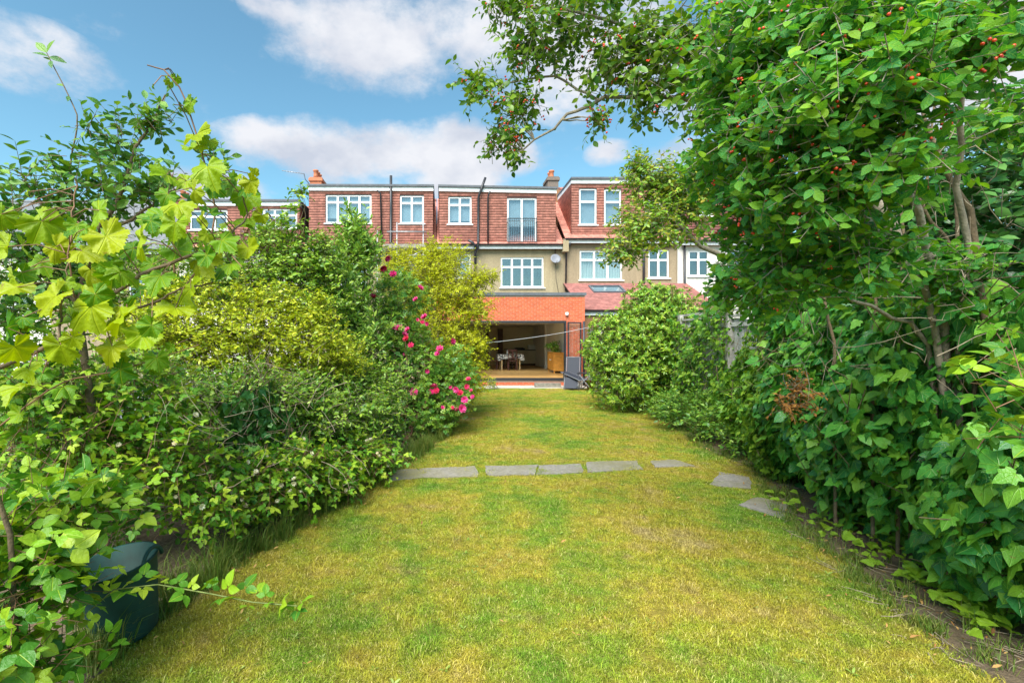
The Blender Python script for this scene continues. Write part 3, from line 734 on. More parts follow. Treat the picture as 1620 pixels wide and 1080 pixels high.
def dormer(parent, x0, x1, z0, z1, Y, holes, depth=3.2, slope=0.0, mat='tile', cheek=None):
    """tile-hung box dormer: core, hanging tiles, fascia, flat roof with a dark edge"""
    core = MB(); wall_holes(core, x0, x1, z0, z1 + abs(slope), Y, holes, 0.2)
    core.quad((x0, Y, z0 - .5), (x0, Y, z1 + max(0, -slope)), (x0, Y + depth, z1), (x0, Y + depth, z0 - .5)); core.quad((x1, Y, z0 - .5), (x1, Y + depth, z0 - .5), (x1, Y + depth, z1), (x1, Y, z1))
    core.obj('dormer_wall', MAT['tile_under'], parent)
    hs = [(h[0] - x0, h[1] - x0, h[2] - z0, h[3] - z0) for h in holes]
    sets = [tile_surface((x0, Y, z0), (1, 0, 0), (0, 0, 1), x1 - x0, z1 - z0, hs)]
    sets.append(tile_surface((x0, Y + depth, z0), (0, -1, 0), (0, 0, 1), depth, z1 - z0))
    sets.append(tile_surface((x1, Y, z0), (0, 1, 0), (0, 0, 1), depth, z1 - z0))
    tiles_obj(sets, MAT[mat], parent, 'hung_tiles')
    fa = MB(); fz = 0.17; s = slope
    i = 0.02
    fa.prism([(x0 - i, z1 - .01), (x1 + i, z1 - s - .01), (x1 + i, z1 - s + fz), (x0 - i, z1 + fz)], Y - 0.10, Y - 0.062, 'y')
    fa.box(x0 - i, x0 - i + .03, Y - .06, Y + depth, z1, z1 + fz); fa.box(x1 + i - .03, x1 + i, Y - .06, Y + depth, z1 - s, z1 - s + fz)
    fa.obj('fascia', MAT['fascia'], parent)
    rf = MB(); rf.prism([(x0 - i - .03, z1 + fz + .002), (x1 + i + .03, z1 - s + fz + .002), (x1 + i + .03, z1 - s + fz + .09), (x0 - i - .03, z1 + fz + .09)], Y - 0.17, Y + depth, 'y')
    rf.obj('flat_roof', MAT['lead'], parent)

def roof(parent, x0, x1, ze, zr, yr=25.2, mat='tile', y0=None, verge=True):
    y0 = y0 if y0 is not None else YM - 0.28
    v = np.array([0, yr - y0, zr - ze]); L = np.linalg.norm(v); v /= L
    MB().quad((x0, y0, ze - .03), (x1, y0, ze - .03), (x1, yr, zr - .03), (x0, yr, zr - .03)).quad((x0, yr, zr - .03), (x1, yr, zr - .03), (x1, yr + 3.5, ze), (x0, yr + 3.5, ze)).obj('roof_deck', MAT['tile_under'], parent)
    tiles_obj([tile_surface((x0, y0, ze), (1, 0, 0), tuple(v), x1 - x0, L, gauge=0.115)], MAT[mat], parent, 'roof_tiles')
    rd = MB(); rd.tube([(x0, yr, zr + .02), (x1, yr, zr + .02)], 0.10, 8); rd.obj('ridge', MAT[mat], parent)

def gutter(parent, x0, x1, z, Y=None):
    Y = Y if Y is not None else YM - 0.33
    g = MB(); n = 6; pts = [(Y + 0.06 * math.cos(math.pi + math.pi * k / n), z + 0.06 * math.sin(math.pi + math.pi * k / n)) for k in range(n + 1)] + [(Y + 0.07, z + .012), (Y - 0.07, z + .012)]
    g.prism(pts, x0, x1, 'x'); g.obj('gutter', MAT['black'], parent)
    MB().box(x0, x1, Y + 0.075, Y + 0.10, z - 0.19, z - 0.01).obj('eaves_board', MAT['fascia'], parent)

XB = [XX(284, YM), XX(487, YM), XX(690, YM), XX(891, YM), XX(1071, YM), XX(1262, YM)]     # party lines

def chimney(parent, x, y, z0, z1, w=0.5, d=0.75, pots=1, mat='stock'):
    c = MB(); c.box(x - w/2, x + w/2, y - d/2, y + d/2, z0, z1); c.box(x - w/2 - .06, x + w/2 + .06, y - d/2 - .06, y + d/2 + .06, z1 + .002, z1 + .14); c.box(x - w/2 - .02, x + w/2 + .02, y - d/2 - .02, y + d/2 + .02, z1 + .142, z1 + .20)
    o = c.obj('chimney', MAT[mat], parent)
    for k in range(pots):
        MB().lathe([(0.0, 0), (0.13, 0), (0.12, 0.10), (0.11, 0.30), (0.145, 0.33), (0.145, 0.39), (0.10, 0.40), (0.09, 0.2), (0.0, 0.2)], (x - 0.02 + 0.0 * k, y + (k - (pots - 1) / 2) * 0.34, z1 + .203), 12).obj('chimney_pot', MAT['terra'], o)

# --- middle house with the brick extension
H2 = thing('terraced_house', (2.6, YM, 0), 'pebbledash house with french doors in its dormer and orange brick garden extension', 'house')
x0, x1 = XB[2], XB[3]
ze = ZZ(386, YM - .3)
hole_w = px_hole(792, 407, 860, 455, YM); hole_s = px_hole(722, 402, 745, 440, YM)
mw = MB(); wall_holes(mw, x0, x1, 2.62, ze + .05, YM, [hole_w, hole_s], 0.2); mw.obj('wall', MAT['pebble'], H2)
window(H2, hole_w, YM, 4, 0.32, None); window(H2, hole_s, YM, 1, 0.32, ('blind', 1.0))
d0, d1, dz0, dz1 = XX(695, YD), XX(879, YD), ZZ(385.5, YD), ZZ(303, YD)
hd_w = px_hole(709, 311, 746, 355, YD); hd_d = px_hole(802, 313, 849, 384.5, YD)
dormer(H2, d0, d1, dz0, dz1, YD, [hd_w, hd_d], slope=0.10)
window(H2, hd_w, YD, 2, 0.30, ('blind', 0.86))
window(H2, hd_d, YD, 2, 0.0, ('blind', 0.62), sill=False, wname='french_door')
roof(H2, x0 + .02, x1 - .02, ze, ZZ(318, 25.2)); gutter(H2, XX(745, YM - .3) - 2.2, x1 - 0.1, ze - 0.01)
# juliet balcony rail
rail = MB(); ya = YD - 0.14; bx0, bx1, bz0, bz1 = XX(803, ya), XX(849.5, ya), ZZ(383, ya), ZZ(345, ya)
rail.box(bx0, bx1, ya - .02, ya + .02, bz1 - .035, bz1); rail.box(bx0, bx1, ya - .018, ya + .018, bz0, bz0 + .03)
for s_ in (bx0, bx1 - .035): rail.box(s_, s_ + .035, ya + .021, YD - .028, bz1 - .2, bz1 - .16); rail.box(s_ + .002, s_ + .033, ya - .019, ya + .019, bz0 + .03, bz1 - .035)
rl = rail.obj('balcony_rail', MAT['alu'], H2)
for k in range(1, 13):
    x = bx0 + (bx1 - bx0) * k / 13; MB().tube([(x, ya, bz0 + .03), (x, ya, bz1 - .035)], 0.009, 6).obj('baluster', MAT['alu'], rl)
yp = YD - 0.10
pipe(H2, [P(768, 281, yp - .1), P(758.5, 307, yp - .1), P(757, 313, yp), P(756.5, 380, yp), P(756, 392, YM - .42), P(752, 400, YM - .1), P(751, 470, YM - .1)], 0.055, name='soil_pipe')
pipe(H2, [P(775.5, 302, yp - .12), P(773, 308, yp - .06), P(772, 313, yp), P(772, 386, yp)], 0.036)
pipe(H2, [P(741, 380, YM - .42), P(748, 384, YM - .42), P(754, 392, YM - .42)], 0.06, name='pipe_branch')
MAT['soot'] = m_plain('sooty_brick', (0.17, 0.135, 0.115), 0.95, 0.3, 20, 0.4, 80)
chimney(H2, XX(872, 25.3), 25.3, 7.6, ZZ(290, 25.3), 0.55, 0.9, 2, 'soot')
MB().box(XX(877.5, 24.5), XX(883.5, 24.5), 24.2, 25.0, 7.2, ZZ(303, 24.5)).obj('party_wall_stack', MAT['stock'], H2)
MB().box(x1 - .09, x1 + .16, YM - 0.36, YM - .003, ZZ(400, YM), ZZ(383, YM)).obj('corbel', MAT['pebble'], H2)
# satellite dish with its cable
dish_c = P(879, 409, YM - 0.25)
Md = Matrix.Rotation(math.radians(68), 4, 'X') @ Matrix.Rotation(math.radians(0), 4, 'Z')
dsh = tag(MB().lathe([(0.0, -0.05), (0.10, -0.042), (0.18, -0.02), (0.225, 0.0), (0.225, 0.012), (0.17, -0.008), (0.0, -0.036)], tuple(dish_c), 20, Md).obj('satellite_dish', MAT['dish'], None), 'grey satellite dish fixed to pebbledash wall beside the four-light window', 'satellite dish')
MB().tube([tuple(dish_c + np.array([0, .04, -.02])), tuple(dish_c + np.array([0.02, .14, -.10])), (dish_c[0] + .02, YM - .003, dish_c[2] - .12)], 0.02, 6).obj('bracket', MAT['grey_metal'], dsh)
MB().tube([tuple(dish_c + np.array([0, -.02, -.2])), tuple(dish_c + np.array([0, -.26, -.18])), tuple(dish_c + np.array([0, -.30, -.08]))], 0.012, 6).obj('feed_arm', MAT['grey_metal'], dsh)
MB().tube([tuple(P(879, 416, YM - .03)), tuple(P(879.5, 440, YM - .03)), tuple(P(884, 466, YM - .03))], 0.008, 5).obj('cable', MAT['black'], dsh)

# extension: openings, bricks in courses, coping, door frame, floor, room
ex0, ex1 = XX(690, YE), XX(925, YE); ezt = ZZ(467.5, YE); zo1 = ZZ(507.5, YE); zf = ZZ(597.5, YE); ox0, ox1 = -0.15, XX(894, YE)
ext = MB()
ext.quad((ex0, YE, zo1), (ex1, YE, zo1), (ex1, YE, ezt), (ex0, YE, ezt)); ext.quad((ox1 + .03, YE, 0), (ex1, YE, 0), (ex1, YE, zo1), (ox1 + .03, YE, zo1))
ext.quad((ex0, YE, 0), (ox1 + .03, YE, 0), (ox1 + .03, YE, zf - .10), (ex0, YE, zf - .10)); ext.quad((ex1, YE, 0), (ex1, YM, 0), (ex1, YM, ezt), (ex1, YE, ezt)); ext.quad((ex0, YE, 0), (ex0, YE, ezt), (ex0, YM, ezt), (ex0, YM, 0))
ew = ext.obj('extension_wall', MAT['mortar'], H2)
bl, bh, bj = 0.213, 0.061, 0.014
bm_ = MB().box(0, bl, -0.014, 0.02, 0, bh).mesh('brick'); bm_.materials.append(MAT['brick'])
hb_ = MB().box(0, bl / 2 - .005, -0.014, 0.02, 0, bh).mesh('half_brick'); hb_.materials.append(MAT['brick'])
bricks = []; cuts = []
def lay(xa, xb, za, zb):
    z = za; r = 0
    while z + bh <= zb + 0.002:
        x = xa
        if r % 2: bricks.append((x, z, 1)); x += bl / 2 - .005 + bj
        while x + bl <= xb + 0.004: bricks.append((x, z, 0)); x += bl + bj
        if xb - x > 0.02: cuts.append((x, xb, z))
        z += bh + bj; r += 1
lay(ex0, ex1, zo1 + .012, ezt); lay(ox1 + .05, ex1, zo1 + .012 - 28 * (bh + bj), zo1 + .010); lay(ex0, ox1 - .02, 0.02, zf - .10)
def vis(b):
    px = CX + (b[0] + .1) * FPX / YE; py = CY - (b[1] - EYE) * FPX / YE
    return (0 if (px > 768) else 10) + (5 if py > 598 else 0) + (0 if b[2] == 0 else 1)
order = sorted(range(len(bricks)), key=lambda i: vis(bricks[i])); rest = MB()
off = Vector(H2.location)
for q, i in enumerate(order):
    x, z, h = bricks[i]
    if q < 300:
        o = bpy.data.objects.new('brick', hb_ if h else bm_); COL.objects.link(o); o.parent = ew; o.location = Vector((x, YE, z))
    else: rest.box(x, x + (bl / 2 - .005 if h else bl), YE - .014, YE + .02, z, z + bh)
for (xa, xb, z) in cuts: rest.box(xa, xb, YE - .014, YE + .02, z, z + bh)
if rest.v: rest.obj('bricks', MAT['brick'], ew, 'stuff')
MB().box(ex0 - .05, ex1 + .05, YE - .07, YE + .33, ezt + .004, ezt + .11).obj('parapet_coping', MAT['lead'], H2)
er = MB(); rx0, rx1, ry0, ry1 = 0.9, 4.3, 18.9, 21.2  # unseen rooflight opening, added to let more daylight into the room
er.box(ex0, rx0, YE + .331, YM - .002, 2.62, 2.80); er.box(rx1, ex1, YE + .331, YM - .002, 2.62, 2.80); er.box(rx0, rx1, YE + .331, ry0, 2.62, 2.80); er.box(rx0, rx1, ry1, YM - .002, 2.62, 2.80)
ero = er.obj('extension_roof', MAT['lead'], H2); MB().box(rx0 - .05, rx1 + .05, ry0 - .05, ry1 + .05, 2.803, 2.83).obj('added_rooflight_pane', MAT['glass_clear'], ero)
df = MB(); yj = YE - 0.03
df.box(ox0, ox1 + .04, yj, YE + .12, zo1 - .075, zo1 - .003); df.box(ox1 - .02, ox1 + .04, yj + .002, YE + .118, zf, zo1 - .076); df.box(ox0, ox0 + .06, yj + .002, YE + .118, zf, zo1 - .076)
df.box(ox0, ox1 + .04, YE - .08, YE + .12, zf - .09, zf - .004)
dfo = df.obj('door_frame', MAT['alu'], H2)
# folded leaves of the bifold door stand out from the right jamb, their glass edge-on
for k, (xa, xb) in enumerate(((ox1 + .06, ex1 - .16),)):
    lf = MB(); yy = YE - 0.12
    lf.box(xa, xb, yy - .02, yy + .02, zo1 - .10, zo1 - .045); lf.box(xa, xa + .05, yy - .021, yy + .021, zf - .05, zo1 - .10); lf.box(xb - .05, xb, yy - .021, yy + .021, zf - .05, zo1 - .10); lf.box(xa, xb, yy - .02, yy + .02, zf - .10, zf - .05)
    l2 = lf.obj('folded_door', MAT['alu'], H2)
    MB().box(xa + .046, xb - .046, yy - .006, yy + .006, zf - .052, zo1 - .098).obj('pane', MAT['glass_clear'], l2)
pipe(H2, [(ex1 - .06, YE - .10, 0.02), (ex1 - .06, YE - .10, zo1 - .02)], 0.045)
lamp_c = P(897, 496.5, YE - .06)
wl = MB(); wl.lathe([(0, -.06), (.055, -.06), (.06, -.02), (.06, .03), (.045, .05), (0, .05)], tuple(lamp_c), 12); wl.box(lamp_c[0] - .05, lamp_c[0] + .05, YE - .05, YE - .016, lamp_c[2] - .04, lamp_c[2] + .06); wl.obj('wall_light', MAT['white'], H2)
# the room behind: wooden floor, walls and ceiling
ix0, ix1, iy1, iz1 = -0.14, 5.33, 28.2, 2.56
fl = MB().box(ix0, ix1, YE + .121, iy1, zf - .12, zf - .002).obj('floor', MAT['oak_floor'], H2)
for k in range(34):
    xa = ix0 + .16 * k
    if xa + .156 < ix1: MB().box(xa, xa + .156, YE + .13, iy1 - .01, zf - .001, zf + .010).obj('floorboard', MAT['oak_floor'], fl)
zf += .010
MB().box(ix0 - .1, ix1 + .1, iy1, iy1 + .1, 0, 2.6).obj('back_wall', MAT['cream_wall'], H2)
MB().box(ix1, ix1 + .06, YE + .13, iy1, 0, 2.6).obj('side_wall', MAT['white_wall'], H2); MB().box(ix0 - .06, ix0, YE + .13, iy1, 0, 2.6).obj('side_wall', MAT['cream_wall'], H2)
ce = MB(); ce.box(ix0, rx0, YE + .12, iy1, iz1, iz1 + .05); ce.box(rx1, ix1, YE + .12, iy1, iz1, iz1 + .05); ce.box(rx0, rx1, YE + .12, ry0, iz1, iz1 + .05); ce.box(rx0, rx1, ry1, iy1, iz1, iz1 + .05); ce.obj('ceiling', MAT['white_wall'], H2)  # ceiling left open below the added rooflight
MB().box(XX(862, 24.5), ix1 - .002, 24.5, 24.65, zf, iz1 - .002).obj('partition', MAT['white_wall'], H2)
MB().box(XX(879, 24.4), XX(891, 24.4), 24.44, 24.495, zf, ZZ(517, 24.4)).obj('inner_door', MAT['dark_wood'], H2)
MB().box(XX(788, 28), XX(795.5, 28), 28.0, 28.19, zf, ZZ(520, 28)).obj('door_jamb', MAT['dark_wood'], H2)
MB().box(XX(767, 28), XX(773, 28), 28.0, 28.19, zf, ZZ(521, 28)).obj('door_jamb', MAT['dark_wood'], H2)

# kitchen and dining furniture
kc = thing('kitchen_counter', (4.6, 27.7, zf), 'cream kitchen units with a dark worktop along the back wall', 'counter')
ka, kb = XX(804, 27.6), XX(862, 27.6)
MB().box(ka, kb, 27.5, 28.19, zf + .1, zf + .86).obj('base_unit', MAT['cupboard'], kc); MB().box(ka + .03, kb, 27.55, 28.19, zf, zf + .099).obj('plinth', MAT['dark_wood'], kc)
MB().box(ka - .02, kb, 27.45, 28.19, zf + .862, zf + .90).obj('worktop', MAT['black'], kc)
for k in range(4):
    a = ka + (kb - ka) * k / 4; MB().box(a + .01, a + (kb - ka) / 4 - .01, 27.478, 27.498, zf + .12, zf + .85).obj('cupboard_door', MAT['cupboard'], kc)
ov = tag(MB().box(XX(836, 27.7), XX(850, 27.7), 27.6, 28.0, zf + .902, zf + 1.16).box(XX(837.5, 27.7), XX(846, 27.7), 27.585, 27.599, zf + .93, zf + 1.13).obj('microwave_oven', MAT['steel']), 'silver microwave oven standing on the dark kitchen worktop', 'microwave')
tr = tag(MB().box(XX(814, 27.7), XX(830, 27.7), 27.6, 28.0, zf + .902, zf + .98).box(XX(816, 27.7), XX(828, 27.7), 27.7, 27.9, zf + .981, zf + 1.02).obj('hob', MAT['black']), 'black hob and pan tray set on the kitchen worktop', 'hob')

tbx, tby = XX(807, 23.4), 23.55
tb = thing('dining_table', (tbx, tby, zf), 'pale wooden dining table inside the open garden doors', 'table')
tz = zf + .74
MB().box(tbx - .58, tbx + .58, tby - .42, tby + .42, tz - .03, tz).obj('table_top', MAT['pale_wood'], tb)
for sx in (-1, 1):
    for sy in (-1, 1): MB().box(tbx + sx * .43 - .03, tbx + sx * .43 + .03, tby + sy * .36 - .03, tby + sy * .36 + .03, zf, tz - .031).obj('leg', MAT['pale_wood'], tb)
def m_print():
    m, nt, N, L, out = nodes_of('black_leaf_print_cotton'); b = N.new('ShaderNodeBsdfPrincipled'); b.inputs['Roughness'].default_value = 0.9
    v = N.new('ShaderNodeTexVoronoi'); v.inputs['Scale'].default_value = 16; L.new(N.new('ShaderNodeTexCoord').outputs['Object'], v.inputs['Vector'])
    L.new(ramp_(N, L, v.outputs['Distance'], [(0.50, (0.72, 0.70, 0.66)), (0.58, (0.05, 0.05, 0.06))]), b.inputs['Base Color']); L.new(b.outputs[0], out.inputs[0]); return m
cl = MB(); n = 40; per = []
for k in range(n):      # hem of the cloth, waved
    q = k / n * 4; s = int(q); f = q - s; hx, hy = .60, .44
    c4 = [(-hx, -hy), (hx, -hy), (hx, hy), (-hx, hy)]; a = c4[s]; b = c4[(s+1) % 4]; per.append((a[0] + (b[0]-a[0]) * f, a[1] + (b[1]-a[1]) * f, abs(f - .0)))
top = [(tbx + x, tby + y, tz + .008) for x, y, f in per]
bot = [(tbx + x * (1.06 + .03 * math.sin(k * 2.1)), tby + y * (1.06 + .03 * math.sin(k * 2.1)), tz - .20 - (.09 if (f < .12 or f > .88) else 0)) for k, (x, y, f) in enumerate(per)]
cl.v = top + bot; cl.f = [tuple(range(n))] + [(k, n + k, n + (k+1) % n, (k+1) % n) for k in range(n)]; cl.sm = [False] + [True] * n
tag(cl.obj('tablecloth', m_print()), 'black and white leaf print cloth hanging over the dining table', 'tablecloth')
tag(MB().lathe([(0, 0), (.05, 0), (.06, .06), (.05, .14), (.03, .17), (.035, .19), (0, .19)], (tbx - .12, tby - .1, tz + .009), 12).obj('jug', MAT['white']), 'small white jug standing on the printed tablecloth', 'jug')
tag(MB().lathe([(0, 0), (.05, 0), (.10, .07), (.105, .08), (.08, .05), (0, .02)], (tbx + .22, tby + .1, tz + .009), 14).obj('bowl', MAT['white']), 'white bowl standing on the printed tablecloth', 'bowl')
def chair(cx, cy, rot, label, mat='dark_wood'):
    t = thing('dining_chair', (cx, cy, zf), label, 'chair', 'chairs around the dining table'); M = Matrix.Translation((cx, cy, zf)) @ Matrix.Rotation(rot, 4, 'Z')
    MB().box(-.21, .21, -.21, .21, .43, .47, M).obj('seat', MAT[mat], t)
    for sx in (-1, 1):
        MB().box(sx*.19 - .018, sx*.19 + .018, -.21, -.174, 0, .98, M).obj('back_post', MAT[mat], t); MB().box(sx*.19 - .018, sx*.19 + .018, .17, .206, 0, .429, M).obj('leg', MAT[mat], t)
    b = MB(); b.box(-.17, .17, -.205, -.18, .92, .99, M); b.box(-.17, .17, -.205, -.18, .56, .60, M)
    b.prism([(-.05, .601), (.05, .601), (.02, .72), (.06, .80), (.03, .919), (-.03, .919), (-.06, .80), (-.02, .72)], -.2, -.185, 'y') if rot == 0 and False else b.box(-.045, .045, -.203, -.182, .601, .919, M)
    b.obj('backrest', MAT[mat], t); return t
chair(tbx + .03, tby - .62, 0, 'dark red wooden chair with slatted back on the garden side of the table')
chair(tbx - .82, tby + .02, -math.pi/2, 'dark wooden chair at the shaded end of the table beside the shrubs')
chair(tbx + .02, tby + .68, math.pi, 'dark wooden chair behind the table facing the garden')

cb = thing('pine_sideboard', (4.98, 21.3, zf), 'orange pine sideboard with white knobs just inside the garden doors', 'sideboard')
Mc = Matrix.Translation((5.02, 21.35, zf)) @ Matrix.Rotation(math.radians(-3), 4, 'Z')
MB().box(-.20, .22, -.72, .78, .10, .86, Mc).obj('carcass', MAT['pine'], cb); MB().box(-.23, .23, -.75, .80, .861, .895, Mc).obj('top', MAT['pine'], cb)
for s in (-1, 1):
    for sy in (-.67, .72): MB().box(.0 + s * .17 - .025, s * .17 + .025, sy - .025, sy + .025, 0, .099, Mc).obj('foot', MAT['pine'], cb)
for k, (a, b) in enumerate(((-.70, -.02), (.0, .76))):
    d_ = MB().box(-.222, -.203, a, b, .13, .84, Mc).obj('door', MAT['pine'], cb)
    kx = Mc @ Vector((-.235, (b - .06) if k == 0 else (a + .06), .56)); MB().lathe([(0, -.02), (.018, -.012), (.022, 0), (.018, .012), (0, .02)], tuple(kx), 8).obj('knob', MAT['white'], d_)

hp = thing('house_plant', tuple(Mc @ Vector((0, .1, .896))), 'leafy green house plants crowding the pine sideboard top', 'house plant')
hb = Mc @ Vector((0, .1, .896)); MB().lathe([(0, 0), (.09, 0), (.12, .16), (.125, .18), (.11, .18), (.10, .15), (0, .14)], tuple(hb), 14).obj('pot', MAT['terra'], hp)
rgp = np.random.default_rng(9); pc = np.array(hb)
lvp, twp = crown(rgp, [(pc + [0, 0, .32], np.array([.2, .35, .22])), (pc + [-.05, -.45, .12], np.array([.16, .3, .14])), (pc + [-.12, .5, .25], np.array([.15, .25, .25]))], 90, L=.16, m=6, size=.10, shell=.1)
link('leaves', lvp.mesh('leaves', [t_ovate(.5, .3, .2, 3), t_ovate(.35, .2, .3, 3)], rgp), MAT['roseleaf'], hp, 'stuff'); link('stems', stems_mesh('stems', [(twp, np.full((len(twp), 3), .004))], 3), MAT['greenstem'], hp, 'stuff')
# --- left neighbour
H1 = thing('terraced_house', (-3.2, YM, 0), 'red tile-hung house behind the shrubs with scaffold and a tall vent pipe', 'house')
x0, x1 = XB[1], XB[2]; ze1 = ZZ(390, YM - .3)
h1a = px_hole(640, 402, 662, 440, YM); h1b = px_hole(530, 404, 580, 450, YM)
mw = MB(); wall_holes(mw, x0, x1, 0, ze1 + .05, YM, [h1a, h1b]); mw.obj('wall', MAT['pebble2'], H1)
window(H1, h1a, YM, 2, 0.3); window(H1, h1b, YM, 3, 0.3)
hA = px_hole(515, 308, 587.5, 353.5, YD); hB = px_hole(632.5, 309, 670.5, 354, YD)
dormer(H1, XX(489, YD), XX(685, YD), ZZ(386, YD), ZZ(302, YD), YD, [hA, hB], slope=0.02)
window(H1, hA, YD, 4, 0.26, ('blind', 0.8)); window(H1, hB, YD, 2, 0.27, ('blind', 1.0))
roof(H1, x0 + .02, x1 - .02, ze1, ZZ(318, 25.2)); gutter(H1, x0 + .1, x1 - .1, ze1 - .01)
pipe(H1, [P(618.5, 278, yp), P(618.5, 330, yp), P(618, 384, yp), P(622, 387, yp - .15)], 0.06, name='vent_pipe'); pipe(H1, [P(597, 301, yp - .1), P(602, 306, yp), P(604, 384, yp)], 0.036)
chimney(H1, XX(503, 25.3), 25.3, 7.6, ZZ(291, 25.3), 0.6, 0.9, 3, 'terra')
ae = thing('tv_aerial', tuple(P(490, 286, 24.6)), 'thin tv aerial on a bent mast above the red tile-hung dormer', 'aerial')
MB().tube([tuple(P(490, 292, 24.6)), tuple(P(483, 284, 24.6)), tuple(P(481, 275, 24.6))], 0.02, 6).obj('mast', MAT['black'], ae)
MB().tube([tuple(P(481, 275, 24.6)), tuple(P(446, 270, 24.6))], 0.018, 6).obj('boom', MAT['grey_metal'], ae)
for k in range(8):
    q = P(448 + 4.2 * k, 270.3 + .6 * k, 24.6); MB().tube([tuple(q - np.array([0, .14, 0.03])), tuple(q + np.array([0, .14, 0.03]))], 0.008, 5).obj('element', MAT['grey_metal'], ae)
sf = thing('scaffold_frame', tuple(P(640, 396, 21.1)), 'galvanised scaffold frame with boards against the left tile-hung house', 'scaffold')
for px in (597, 628, 669.5):
    MB().tube([tuple(P(px, 352 if px > 610 else 365, 21.1)), (XX(px, 21.1), 21.1, 0.0)], 0.026, 8).obj('pole', MAT['grey_metal'], sf)
for py in (366.5, 404): MB().tube([tuple(P(612, py, 21.05)), tuple(P(674, py, 21.05))], 0.024, 8).obj('rail', MAT['grey_metal'], sf)
MB().tube([tuple(P(640, 412, 21.05)), tuple(P(668, 396, 21.05))], 0.024, 8).obj('brace', MAT['grey_metal'], sf)
for k in range(2): MB().box(XX(606, 21), XX(673, 21), 21.12 + .21 * k, 21.32 + .21 * k, ZZ(394, 21), ZZ(392.6, 21)).obj('board', MAT['old_wood'], sf)
MB().box(XX(606, 21), XX(673, 21), 20.98, 21.02, ZZ(392, 21), ZZ(386, 21)).obj('toe_board', MAT['old_wood'], sf)

# --- far left houses of the row
H0 = thing('terraced_house', (-9.2, YM, 0), 'lower red tiled house with wide white dormer windows beyond the vine', 'house')
x0, x1 = XB[0], XB[1]; ze0 = ZZ(392, YM - .3)
MB().box(x0, x1, YM, YM + .2, 0, ze0 + .05).obj('wall', MAT['cream'], H0)
hA = px_hole(399, 330, 470, 362, YD); hB = px_hole(300, 332, 360, 364, YD)
dormer(H0, XX(290, YD), XX(474, YD), ZZ(380, YD), ZZ(326, YD), YD, [hA, hB])
window(H0, hA, YD, 4, 0.33, ('blind', 0.5)); window(H0, hB, YD, 3, 0.33)
roof(H0, x0 + .02, x1 - .02, ze0, ZZ(330, 25.2)); gutter(H0, x0 + .1, x1 - .1, ze0 - .01)
chimney(H0, XX(293, 25.3), 25.3, 7.2, ZZ(322, 25.3), 0.6, 0.9, 2)
for q, lab in ((0, 'grey slated house end of the row glimpsed above the fruit tree'), (1, 'white rendered house with grey slates half hidden by the fruit tree')):
    xa = XB[0] - 5.8 * (q + 1); xb = xa + 5.8
    Hn = thing('terraced_house', ((xa + xb) / 2, YM, 0), lab if q else 'house with grey slate roof seen past the grape vine', 'house')
    mw = MB(); hs = [(xa + .8, xa + 2.4, 3.2, 4.6), (xa + 3.5, xa + 4.8, 3.2, 4.6)]; wall_holes(mw, xa, xb, 0, 5.9, YM, hs); mw.obj('wall', MAT['cream' if q else 'pebble2'], Hn)
    for h in hs: window(Hn, h, YM, 2, .3)
    roof(Hn, xa + .02, xb - .02, 5.8, 9.0, mat='slate'); gutter(Hn, xa + .1, xb - .1, 5.79)

# --- right neighbour
H3 = thing('terraced_house', (8.0, YM, 0), 'buff pebbledash house with two tall dormer windows and a tiled lean-to', 'house')
x0, x1 = XB[3], XB[4]; ze3 = ZZ(377, YM - .3)
hA = px_hole(917, 396, 984.5, 443, YM); hB = px_hole(1025.5, 395, 1058.5, 440, YM)
mw = MB(); wall_holes(mw, x0, x1, 2.4, ze3 + .05, YM, [hA, hB]); mw.obj('wall', MAT['pebble2'], H3)
window(H3, hA, YM, 3, 0.32, ('curtain', 1.0)); window(H3, hB, YM, 2, 0.36)
h3a = px_hole(916, 298, 944, 356, 21.68); h3b = px_hole(955.5, 299, 983, 356, 21.68); h3c = px_hole(1020, 316, 1045, 345, 21.68)
dormer(H3, XX(904, 21.68), XX(1062, 21.68), ZZ(372, 21.68), ZZ(291, 21.68), 21.68, [h3a, h3b, h3c])
window(H3, h3a, 21.68, 1, 0.36, ('blind', 1.0)); window(H3, h3b, 21.68, 1, 0.36, ('blind', 1.0)); window(H3, h3c, 21.68, 1, 0.0)
roof(H3, x0 + .02, x1 - .02, ze3, ZZ(300, 25.4), 25.4); gutter(H3, x0 + .02, x1 - .05, ze3 - .01)
pipe(H3, [P(902, 384, YM - .32), P(901, 389, YM - .25), P(896, 394, YM - .08), P(895, 460, YM - .08)], 0.04)
pipe(H3, [P(1060, 388, YM - .08), P(1024, 393, YM - .1), P(1018.5, 398, YM - .1), P(1018.5, 460, YM - .1)], 0.055, name='soil_pipe')
yl = 18.75; zl = ZZ(490, yl); zt_ = ZZ(448, YM); lx0, lx1 = ex1 + .06, XX(1085, YM)
v = np.array([0, YM - yl, zt_ - zl]); Ls = float(np.linalg.norm(v)); v /= Ls
MB().quad((lx0, yl, zl - .03), (lx1, yl, zl - .03), (lx1, YM - .002, zt_ - .03), (lx0, YM - .002, zt_ - .03)).obj('lean_to_deck', MAT['tile_under'], H3)
sk = (XX(938, 20.6) - lx0, XX(990, 20.6) - lx0, Ls * .60, Ls * .86)
tiles_obj([tile_surface((lx0, yl, zl), (1, 0, 0), tuple(v), lx1 - lx0, Ls, [sk], 0.2, 0.15, 0.03)], MAT['tile_dull'], H3, 'lean_to_tiles')
Msk = Matrix([[1, 0, 0, lx0], [0, v[1], -v[2], yl], [0, v[2], v[1], zl], [0, 0, 0, 1]])
s_ = MB(); a, b, c, d = sk
